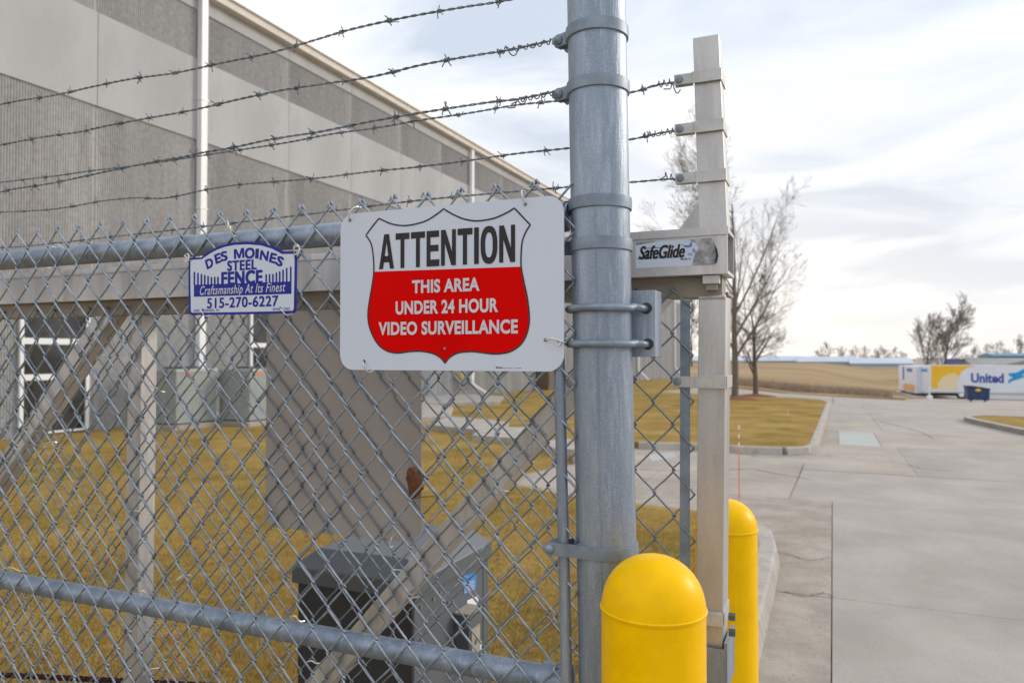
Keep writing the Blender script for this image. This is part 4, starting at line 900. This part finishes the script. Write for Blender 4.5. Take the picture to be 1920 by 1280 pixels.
for xs_, tops in (((195, 248, 300, 350, 400, 450, 500, 548), (555, 570, 585, 600, 615, 632, 630, 628)), ((1272, 1323, 1373, 1425, 1475, 1525, 1580, 1640), (590, 585, 585, 565, 545, 520, 495, 478))):
    for x_, t_ in zip(xs_, tops):
        bt = 752 - 52 * (x_ - 188) / 1464 + 6; mb = MB(); quadpx(mb, [(x_ - 12, bt), (x_ + 12, bt), (x_ + 12, t_ + 10), (x_ + 5, t_), (x_ - 5, t_), (x_ - 12, t_ + 10)], Yk); mb.build('printed_picket', M_blue, s2)
def t8(s, p0, p1, name, m, off, Y_=Yk, **k):
    mb = MB(); text_px(mb, s, c8(*p0), c8(*p1), Y_, offset=off, **k); return mb.build(name, m, s2)
mb = MB()
for ch, cx_, cy_, w_, h_, r_ in (('D', 420, 428, 86, 128, 20), ('E', 548, 355, 72, 128, 15), ('S', 640, 322, 82, 130, 8), ('M', 865, 282, 122, 130, 4), ('O', 1025, 277, 118, 145, 0), ('I', 1135, 284, 40, 130, -4), ('N', 1243, 312, 100, 130, -10), ('E', 1375, 350, 78, 128, -16), ('S', 1476, 398, 84, 130, -24)):
    c = PY(*c8(cx_, cy_), Yk); e_ = PY(*c8(cx_ + w_, cy_), Yk); f_ = PY(*c8(cx_, cy_ - h_), Yk); ww = (e_.x - c.x) * 1.28; hh = (f_.z - c.z) * 1.14
    text_box(mb, ch, c.x - ww / 2, c.x + ww / 2, c.z - hh / 2, c.z + hh / 2, Yk, offset=.004, bold=.0 if ch == 'M' else .055, rot=math.radians(r_ * 1.0))
mb.build('arched_lettering', M_blue, s2)
t8('STEEL', (688, 392), (1130, 522), 'lettering', M_blue, .004, space=1.12, bold=.055); t8('FENCE', (598, 558), (1218, 735), 'lettering', M_blue, .004, space=1.08, bold=.06)
t8('Craftsmanship At Its Finest', (280, 772), (1560, 895), 'lettering', M_wink, .006, Y_=SY - .0012, shear=.3, space=1.1)
t8('515-270-6227', (385, 950), (1455, 1072), 'lettering', M_blue, .006, space=1.08, bold=.03)
t8('DES MOINES, IA', (185, 1122), (570, 1152), 'lettering', M_blue, .01); t8('SINCE 1922', (1370, 1098), (1630, 1126), 'lettering', M_blue, .01)
for h_, e_ in (((350 + 6, 487), (346, 481)), ((553, 474), (560, 462)), ((380, 581), (384, 592)), ((526, 578), (536, 590))):
    sign_tie(h_, e_, s2, arch=.006, r=.0012)
tie((PY(556, 468, SY).x, SY - .001, PY(556, 468, SY).z), s2, w_=.020, h_=.020, seed=6, dy=.004); tie((PY(351, 483, SY).x, SY - .001, PY(351, 483, SY).z), s2, w_=.018, h_=.016, seed=7, dy=.004)

# ------------------------------------------------------------------ sliding gate
gate = thing('sliding_gate', (-1.2, 1.49, 0), 'aluminium framed sliding gate with diagonal braces and its own chain link, behind the fence', 'gate')
bx1 = PY(1364, 470, 1.43).x; bx0 = -3.9; bt, bb = 1.8185, 1.7335
mb = MB()
mb.box((bx0, 1.43, bb), (bx1, 1.436, bt)); mb.box((bx0, 1.4361, bt - .006), (bx1, 1.53, bt)); mb.box((bx0, 1.4361, bb), (bx1, 1.53, bb + .006)); mb.box((bx0, 1.524, bb + .0061), (bx1, 1.53, bt - .0061))
mb.build('track_beam', M_alu, gate)
MB().box((bx0, 1.427, bt - .012), (bx1 + .002, 1.4295, bt + .003)).build('beam_lip', M_alu, gate)
MB().box((bx1 - .03, 1.475, bb + .0065), (bx1 - .026, 1.52, bt - .0065)).build('end_plate', M_alud, gate)
MB().box((bx0, 1.462, 1.693), (PY(1354, 540, 1.462).x, 1.515, bb - .0005)).build('lower_rail', M_alud, gate, bevel=.001)
MB().box((bx0, 1.5155, 1.70), (bx1 - .01, 1.60, 1.706)).build('guide_flange', M_alud, gate)
# end post
def quadpost(nm, xa0, xa1, xb0, xb1, za, zb_, y0, y1, m=M_alu):
    mb = MB(); mb.hexa([(xa0, y0, za), (xa1, y0, za), (xa1, y1, za), (xa0, y1, za)], [(xb0, y0, zb_), (xb1, y0, zb_), (xb1, y1, zb_), (xb0, y1, zb_)]); return mb.build(nm, m, gate, bevel=.0015)
lo0 = PY(1303, 1150, 1.46).x; lo1 = PY(1353, 1150, 1.46).x; hi0 = PY(1310, 560, 1.46).x; hi1 = PY(1361, 560, 1.46).x
quadpost('end_post', lo0, lo1, hi0, hi1, .95, 1.6925, 1.46, 1.535); quadpost('end_post', lo0, lo1, lo0 + .0001, lo1 + .0001, .05, .9495, 1.46, 1.535)
u0 = PY(1311, 425, 1.46).x; u1 = PY(1364, 425, 1.46).x; v0 = PY(1299, 72, 1.46).x; v1 = PY(1347.5, 68, 1.46).x; zt1 = PY(1299, 72, 1.46).z
quadpost('upper_post', u0, u1, v0, v1, bt + .0005, zt1, 1.46, 1.505)
MB().hexa([(v0 + .003, 1.463, zt1 + .0002), (v1 - .003, 1.463, zt1 + .0002), (v1 - .003, 1.502, zt1 + .0002), (v0 + .003, 1.502, zt1 + .0002)], [(v0 + .003, 1.463, zt1 + .001), (v1 - .003, 1.463, zt1 + .001), (v1 - .003, 1.502, zt1 + .001), (v0 + .003, 1.502, zt1 + .001)]).build('opening', M_cabd, gate)
rw = random.Random(3)
def weld(p0, p1, n, r=.0035):
    mb = MB(); P0, P1 = Vector(p0), Vector(p1)
    pts = [P0.lerp(P1, i / (n * 2)) for i in range(n * 2 + 1)]; mb.tube(pts, 0, 8, radii=[r * (1.25 if i % 2 else .75) * rw.uniform(.85, 1.15) for i in range(len(pts))]); mb.build('weld_bead', M_alu, gate, smooth=True)
weld((u0, 1.459, bt + .003), (u1, 1.459, bt + .003), 14); weld((hi0, 1.459, 1.692), (hi1, 1.459, 1.692), 13)
g1, g2, g3 = PY(1264, 433, 1.478), PY(1309, 380, 1.478), PY(1309, 431, 1.478)
mb = MB(); mb.polyY([(g1.x, bt + .0004), (u0 - .001, bt + .0004), (u0 - .001 - .001, g2.z)], 1.478, 1.484); mb.build('gusset', M_alu, gate)
a = PY(1317, 520, 1.44); b = PY(1348, 531, 1.44); MB().box((a.x, 1.44, b.z), (b.x, 1.4615, bb - .0008)).build('stop_block', M_alu, gate, bevel=.001)
a = PY(1323, 531, 1.445); b = PY(1344, 543, 1.445); MB().box((a.x, 1.447, b.z), (b.x, 1.4612, a.z - .001)).build('stop_bolt', M_alud, gate)
# upright and braces (2 inch square tube)
def square_bar(nm, A_, B_, s_=.0508, y0=1.462, m=M_alu, cutz=1.6925):
    A_, B_ = Vector((A_[0], A_[2])), Vector((B_[0], B_[2])); d = (A_ - B_).normalized(); nn = Vector((-d.y, d.x)) * s_ / 2
    def cut(p, z): k = (z - p.y) / d.y; return p + d * k
    q = [cut(A_ + nn, cutz), cut(B_ + nn, .12), cut(B_ - nn, .12), cut(A_ - nn, cutz)]
    mb = MB(); mb.polyY([(p.x, p.y) for p in q][::-1], y0, y0 + s_); return mb.build(nm, m, gate, bevel=.0012)
square_bar('diagonal_brace', (-.327, 0, 1.6945), (-1.1606, 0, .7704)); square_bar('diagonal_brace', (-1.872, 0, 1.6958), (-2.392, 0, 1.1582))
square_bar('upright', (-1.7508, 0, 1.69), (-1.7560, 0, 1.0)); square_bar('upright', (-3.3, 0, 1.69), (-3.3, 0, 1.0))
MB().box((bx0, 1.462, .07), (lo0 - .001, 1.513, .119)).build('bottom_rail', M_alu, gate)
# fabric of the gate
gx = PY(1298, 800, 1.452).x
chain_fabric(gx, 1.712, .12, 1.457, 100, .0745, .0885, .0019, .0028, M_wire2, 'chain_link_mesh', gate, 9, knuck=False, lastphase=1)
a = PY(1275, 562, 1.452); b = PY(1293, 562, 1.452); c = PY(1271, 1060, 1.452); d = PY(1289, 1060, 1.452)
mb = MB(); mb.hexa([(c.x - .003, 1.455, .3), (d.x - .003, 1.455, .3), (d.x - .003, 1.4605, .3), (c.x - .003, 1.4605, .3)], [(a.x, 1.455, a.z), (b.x, 1.455, a.z), (b.x, 1.4605, a.z), (a.x, 1.4605, a.z)]); mb.build('tension_bar', MATS['cast_zinc'], gate)
M_bandal = mat('aluminium_band', (.50, .49, .46), (.60, .585, .56), rough=.4, metal=.35, scale=20, c3=(.3, .28, .25), s3=60, f3=.3)
def gate_band(pyc_front, xl, xr_, ear_px, hpx=22, bolt=True, y0=1.455, y1=1.51, dark=False):
    zc = PY((1310 + 1360) / 2, pyc_front, y0).z; h_ = hpx * 1.44 / F / 2; e_ = PY(ear_px, pyc_front, y0).x; t_ = .003; mb = MB()
    if y1 > 1.53: y0 = 1.4505
    mb.box((xl - t_, y0 - t_, zc - h_), (xr_ + t_, y0 if y1 < 1.53 else 1.4598, zc + h_)); mb.box((xr_, y0 + .0002, zc - h_), (xr_ + t_, y1, zc + h_)); mb.box((xl - t_, y1 + .0002, zc - h_), (xr_ + t_, y1 + t_, zc + h_))
    mb.box((e_, y0 - t_ + .0004 + .001, zc - h_ * .9), (xl - t_ - .0002, y0 + .001, zc + h_ * .9)); mb.box((e_, y0 + .012, zc - h_ * .9), (xl - t_, y0 + .015, zc + h_ * .9))
    o = mb.build('clamp_band', M_bandal, gate, bevel=.0007)
    if bolt: bx = e_ + .0095; MB().tube([(bx, y0 + .02, zc), (bx, y0 - .002, zc), (bx, y0 - .0045, zc), (bx, y0 - .006, zc)], 0, 18, radii=[.004, .0078, .0072, .002]).build('bolt', M_band, o, smooth=True)
    return e_, zc
def ux(z, side):
    k = (z - bt) / (zt1 - bt); return (u0 + (v0 - u0) * k) if side == 0 else (u1 + (v1 - u1) * k)
for pyc in (141, 235, 329):
    z = PY(1335, pyc, 1.455).z; gate_band(pyc, ux(z, 0), ux(z, 1), 1266 + (329 - pyc) * -.01)
gate_band(716, PY(1308, 716, 1.46).x, PY(1360, 716, 1.46).x, 1262, hpx=23, y1=1.54)
gate_band(1158, PY(1303, 1158, 1.46).x, PY(1354, 1158, 1.46).x, 1262, hpx=24, y1=1.54)
# guide bracket low on the post
a = PY(1300, 1208, 1.452); b = PY(1358, 1290, 1.452); mb = MB(); mb.box((a.x, 1.450, .95), (b.x, 1.4519, a.z)); mb.box((b.x + .0002, 1.450, .95), (b.x + .006, 1.56, a.z + .012)); gb = mb.build('latch_bracket', M_galv, gate)
for z in (1.085, 1.055):
    MB().tube([(b.x + .006, 1.475, z), (b.x + .018, 1.475, z)], .0075, 6).build('bolt', M_cab, gb)
# wires on the gate
gy = lambda x: 1.475 if x < 1100 else 1.462
barbed([(-90, 352), (0, 342), (50, 336), (110, 329), (165, 321), (230, 313), (300, 304), (370, 293), (470, 278), (540, 267), (625, 251), (705, 240), (785, 226), (875, 213), (970, 197), (1060, 188), (1180, 174), (1230, 160), (1270, 154)], lambda x: 1.47, gate, 11, .11, endwrap=[((1232, 160), (1268, 152), 3.5, .006), ((1255, 165), (1275, 166), 1, .01)])
barbed([(-90, 402), (0, 398), (90, 393), (140, 386), (190, 377), (250, 371), (312, 371), (385, 356), (450, 346), (525, 340), (605, 333), (692, 322), (775, 314), (865, 303), (970, 288), (1065, 278), (1180, 262), (1235, 250), (1272, 245)], lambda x: 1.47, gate, 12, .11, endwrap=[((1205, 256), (1270, 246), 6, .0055)])
barbed([(-90, 468), (40, 462), (200, 445), (317, 432), (447, 417), (590, 400), (747, 380), (843, 370), (1050, 352), (1180, 342), (1255, 336), (1272, 337)], lambda x: 1.47, gate, 13, .11, endwrap=[((1245, 330), (1272, 337), 2.5, .006)])
for i, (pa, pb) in enumerate((((180, 674), (205, 666)), ((277, 725), (301, 733)), ((235, 960), (275, 962)), ((265, 1265), (294, 1252)), ((80, 838), (100, 828)), ((898, 878), (915, 878)), ((928, 924), (948, 920)), ((735, 1075), (745, 1068)), ((768, 1130), (780, 1119)), ((575, 1241), (592, 1243)))):
    tie_bar(pa, pb, 1.445, gate, sag=-4, r=.0014)
# maker sticker on the beam
c4 = lambda x, y: (1000 + x / 4, 300 + y / 4)
BY = 1.4296
st = MB(); q = [PY(*c4(*p), BY) for p in ((765, 618), (768, 812), (1360, 786), (1345, 580))]; st.add([(p.x, BY, p.z) for p in q], [(0, 1, 2, 3)]); stick = st.build('sticker', M_signw, gate)
def s4(nm, pts, m, Y_=BY - .0004): mb = MB(); mb.add([tuple(PY(*c4(*p), Y_)) for p in pts], [tuple(range(len(pts)))]); return mb.build(nm, m, stick)
s4('scuffed_area', [(1190, 790), (1205, 720), (1240, 660), (1225, 625), (1160, 598), (1340, 583), (1350, 650), (1370, 700), (1358, 784)], M_patch); s4('torn_edge', [(1345, 600), (1362, 640), (1380, 670), (1388, 720), (1375, 770), (1360, 780), (1368, 700)], M_cabd, BY - .0006)
s4('corner_wear', [(768, 640), (768, 620), (930, 608), (860, 622)], M_patch)
mb = MB(); text_px(mb, 'SafeGlide', c4(790, 648), c4(1138, 730), BY - .0004, offset=.004, shear=.3, bold=.035); mb.build('lettering', M_black, stick)
mb = MB(); text_px(mb, 'Made in', c4(1105, 734), c4(1180, 746), BY - .0004, offset=.01); mb.build('lettering', M_black, stick)
s4('blue_stripe', [(835, 666), (835, 660), (985, 652), (985, 658)], M_lblue); s4('blue_stripe', [(780, 744), (780, 737), (1120, 722), (1120, 728)], M_lblue); s4('bird_mark', [(1108, 632), (1140, 640), (1165, 640), (1182, 616), (1197, 611), (1186, 634), (1192, 645), (1165, 656), (1140, 655)], M_lblue)
mb = MB()
for p in ((1200, 682), (1212, 690), (1168, 705), (1186, 710), (1204, 672)): text_px(mb, 'o', c4(p[0] - 9, p[1] - 8), c4(p[0] + 9, p[1] + 8), BY - .0006, offset=.0)
mb.build('recycling_print', M_lblue, stick)
# drive chain
a = PY(0, 1264, 1.60); b = PY(232, 1276, 1.60); k = (b.z - a.z) / (b.x - a.x); mb = MB(); x = -3.4; i = 0
while x < -1.54:
    z = a.z + k * (x - a.x); p = .0127
    for yy in ((1.592, 1.608) if i % 2 else (1.595, 1.605)): mb.polyY([(x - .0085, z - .0055), (x + .0085, z - .0055), (x + .0085, z + .0055), (x - .0085, z + .0055)], yy - .001, yy + .001)
    mb.tube([(x + p / 2, 1.590, z), (x + p / 2, 1.610, z)], .0042, 6); x += p; i += 1
mb.build('drive_chain', M_chain, gate, kind='stuff')

# bare back of a second sign, tied inside the gate
PLT = 1.459
ps = thing('blank_sign_back', (-1.085, PLT, 1.153), 'bare grey metal back of a sign seen through both layers of chain link', 'sign')
pa_, pb2 = PY(498, 900, PLT), PY(790, 900, PLT)
mb = MB(); mb.polyY(rrect(pa_.x, pb2.x, PY(790, 1020, PLT).z, 1.69, .03, 10), PLT, PLT + .0018); mb.build('panel', M_alusheet, ps)
for hpx, e_ in (((528, 985), (535, 996)), ((741, 1003), (737, 1023))):
    A_ = PY(*hpx, PLT - .002); B_ = PY(*e_, PLT - .002); MB().tube(curve([A_ + Vector((0, .004, 0)), A_ + Vector((-.004, -.008, -.004)), B_ + Vector((-.003, -.008, .0)), B_], 5), .0012, 6).build('tie_wire', M_tie, ps)

# dry leaf caught in the wire
lc = PY(772, 906, 1.440); lf = thing('dry_leaf', lc, 'curled dark brown dry leaf caught in the chain link in front of the metal plate', 'leaf')
mb = MB(); nu, nv = 10, 8; V = []
for i in range(nu + 1):
    t = i / nu; wd = .023 * math.sin(PI * (t * .92 + .04)) ** .8 * (1 + .12 * math.sin(t * 23)); zz_ = (t - .5) * .072
    for j in range(nv + 1):
        s_ = (j / nv - .5) * 2; a = s_ * 1.5; V.append((lc.x + wd * math.sin(a) * .9 + .006 * math.sin(t * 5) + t * .006, lc.y + .005 - .012 * math.cos(a) + .002 * math.sin(i * 2 + j), lc.z + zz_ + .003 * s_ * s_))
mb.add(V, [(i * (nv + 1) + j, i * (nv + 1) + j + 1, (i + 1) * (nv + 1) + j + 1, (i + 1) * (nv + 1) + j) for i in range(nu) for j in range(nv)]); o = mb.build('blade', M_leaf, lf, smooth=True)
MB().tube(curve([lc + Vector((0, -.004, -.034)), lc + Vector((.012, -.006, -.031)), PY(795, 931, 1.435), PY(815, 930, 1.435)], 5), .0008, 5).build('stem', M_leaf, lf)

# ------------------------------------------------------------------ gate operator cabinet
ox0, ox1, oy0, oy1 = -1.525, -1.097, 1.85, 2.353
op = thing('gate_operator', ((ox0 + ox1) / 2, (oy0 + oy1) / 2, 0), 'dark grey gate operator cabinet with chamfered lid standing on the lawn behind the gate', 'gate opener')
MB().box((ox0 + .004, oy0 + .012, .02), (ox1 - .012, oy1 - .012, .885)).build('body', M_cabd, op, bevel=.004)  # front's shade painted in: darker copy of the side door's grey
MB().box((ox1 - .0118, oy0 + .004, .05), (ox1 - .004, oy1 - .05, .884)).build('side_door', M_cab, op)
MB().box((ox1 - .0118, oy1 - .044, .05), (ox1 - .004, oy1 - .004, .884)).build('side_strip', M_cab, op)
mb = MB(); e_ = .006; L0 = [(ox0 - e_, oy0 - e_), (ox1 + e_, oy0 - e_), (ox1 + e_, oy1 + e_), (ox0 - e_, oy1 + e_)]; c_ = .115; L1 = [(ox0 + .07, oy0 + .032), (ox1 - .045, oy0 + .032), (ox1 - .045, oy1 - .06), (ox0 + .07, oy1 - .06)]
V = [(x, y, .886) for x, y in L0] + [(x, y, .935) for x, y in L0] + [(x, y, .992) for x, y in L1]
mb.add(V, [(0, 1, 2, 3), (8, 9, 10, 11)] + [(i, (i + 1) % 4, (i + 1) % 4 + 4, i + 4) for i in range(4)] + [(i + 4, (i + 1) % 4 + 4, (i + 1) % 4 + 8, i + 8) for i in range(4)]); mb.build('lid', mat('slate_lid_paint', (.07, .082, .095), (.09, .105, .12), rough=.33, spec=.8, scale=6), op, bevel=.004)
MB().box((ox0 - .06, oy0 - .06, -.1), (ox1 + .06, oy1 + .06, .018)).build('concrete_base', M_conc, op)
SX = ox1 - .0036
def onside(pts, off=0.): return [tuple(PX(a, b, SX + off)) for a, b in pts]
def side(nm, pts, m, off=.0, par=op): mb = MB(); mb.add(onside(pts, off), [tuple(range(len(pts)))]); return mb.build(nm, m, par)
stk = side('warning_sticker', [(868, 1080), (893, 1071), (893, 1101), (870, 1114)], M_lblue, .0006)
for i in range(5): side('sticker_line', [(871, 1093 + i * 4), (890, 1087 + i * 4), (890, 1088.3 + i * 4), (871, 1094.3 + i * 4)], M_wink, .001, stk)
wl = side('name_plate', [(876, 1125), (897, 1115), (897, 1133), (877, 1143)], M_white, .0006)
side('name_plate', [(880, 1222), (903, 1200), (904, 1228), (882, 1245)], M_white, .0006)
def jb(px0, px1, pyt, pyb, dd, m, nm):
    a = PX(px0, pyt, SX); b = PX(px1, pyt, SX); c = PX(px0, pyb, SX); mb = MB(); mb.box((SX + .0006, a.y, c.z), (SX + dd, b.y, a.z)); return mb.build(nm, m, op, bevel=.003)
jy0 = PX(852, 1150, SX).y; jd = .052; jy1 = max(jy0 + .03, PX(901, 1150, SX + jd).y); jz1 = PX(854, 1149, SX).z; jz0 = jz1 - .15
MB().box((SX + .0006, jy0, jz0), (SX + jd, jy1, jz1)).build('junction_box', M_cab, op, bevel=.002)
MB().box((SX + .0006, jy0 - .006, jz1 + .0006), (SX + jd + .006, jy1 + .006, jz1 + .008)).build('box_cover', M_beige, op, bevel=.002)
MB().box((SX + jd + .0002, jy0 + .012, jz0 + .02), (SX + jd + .004, jy1 - .012, jz1 - .045)).build('lock_plate', M_beige, op)
MB().tube([(SX + jd + .004, (jy0 + jy1) / 2, jz0 + .06), (SX + jd + .009, (jy0 + jy1) / 2, jz0 + .06)], .009, 12).build('lock', M_band, op)
for px, py in ((825, 1110), (840, 1128), (812, 1122), (836, 1141), (788, 1137)): c = PX(px, py, SX); MB().tube([(SX + .0004, c.y, c.z), (SX + .004, c.y, c.z)], .0045, 8).build('screw', M_band, op)
# pale twigs on the lawn
for k, (a_, b_) in enumerate((((330, 1088), (358, 1079)), ((600, 828), (640, 833)))):
    A_ = PG(*a_, .04); B_ = PG(*b_, .04); MB().tube(curve([A_, (A_ + B_) / 2 + Vector((0, 0, .02)), B_], 4), .008, 6).build('dry_stick', M_tie if k else M_beige, label=('pale dry stick lying on the lawn left of the grey cabinet', 'thin pale stick lying on the lawn behind the bare metal plate')[k], cat='stick')

# ------------------------------------------------------------------ bollards
def bollard(px, pyt, seam, dia_px, rad, label):
    dep = F * rad * 2 / dia_px; c = PD(px, 667, dep); top = PD(px, pyt + 1, dep).z; zs_ = PD(px, seam, dep).z
    t = thing('bollard', (c.x, c.y, 0), label, 'bollard', 'yellow domed bollards by the gate post')
    hd = top - zs_; prof = [(rad + .0012, zs_ - .004), (rad + .0022, zs_), (rad + .0005, zs_ + .0015)]
    for k in range(1, 15): a = k / 14 * PI / 2; prof.append((rad * math.cos(a) ** .92, zs_ + hd * math.sin(a)))
    MB().lathe((c.x, c.y, 0), [(rad, -.1), (rad, zs_ - .0045)] , 64).build('sleeve', M_yel, t, smooth=True)
    MB().lathe((c.x, c.y, 0), prof, 64).build('dome_cap', M_yel, t, smooth=True)
bollard(1223, 1037, 1134, 192, .0787, 'nearer yellow bollard with domed cap, in front of the thick galvanised post')
bollard(1359, 933, 987, 113, .0787, 'farther yellow bollard, partly hidden behind the aluminium gate post')
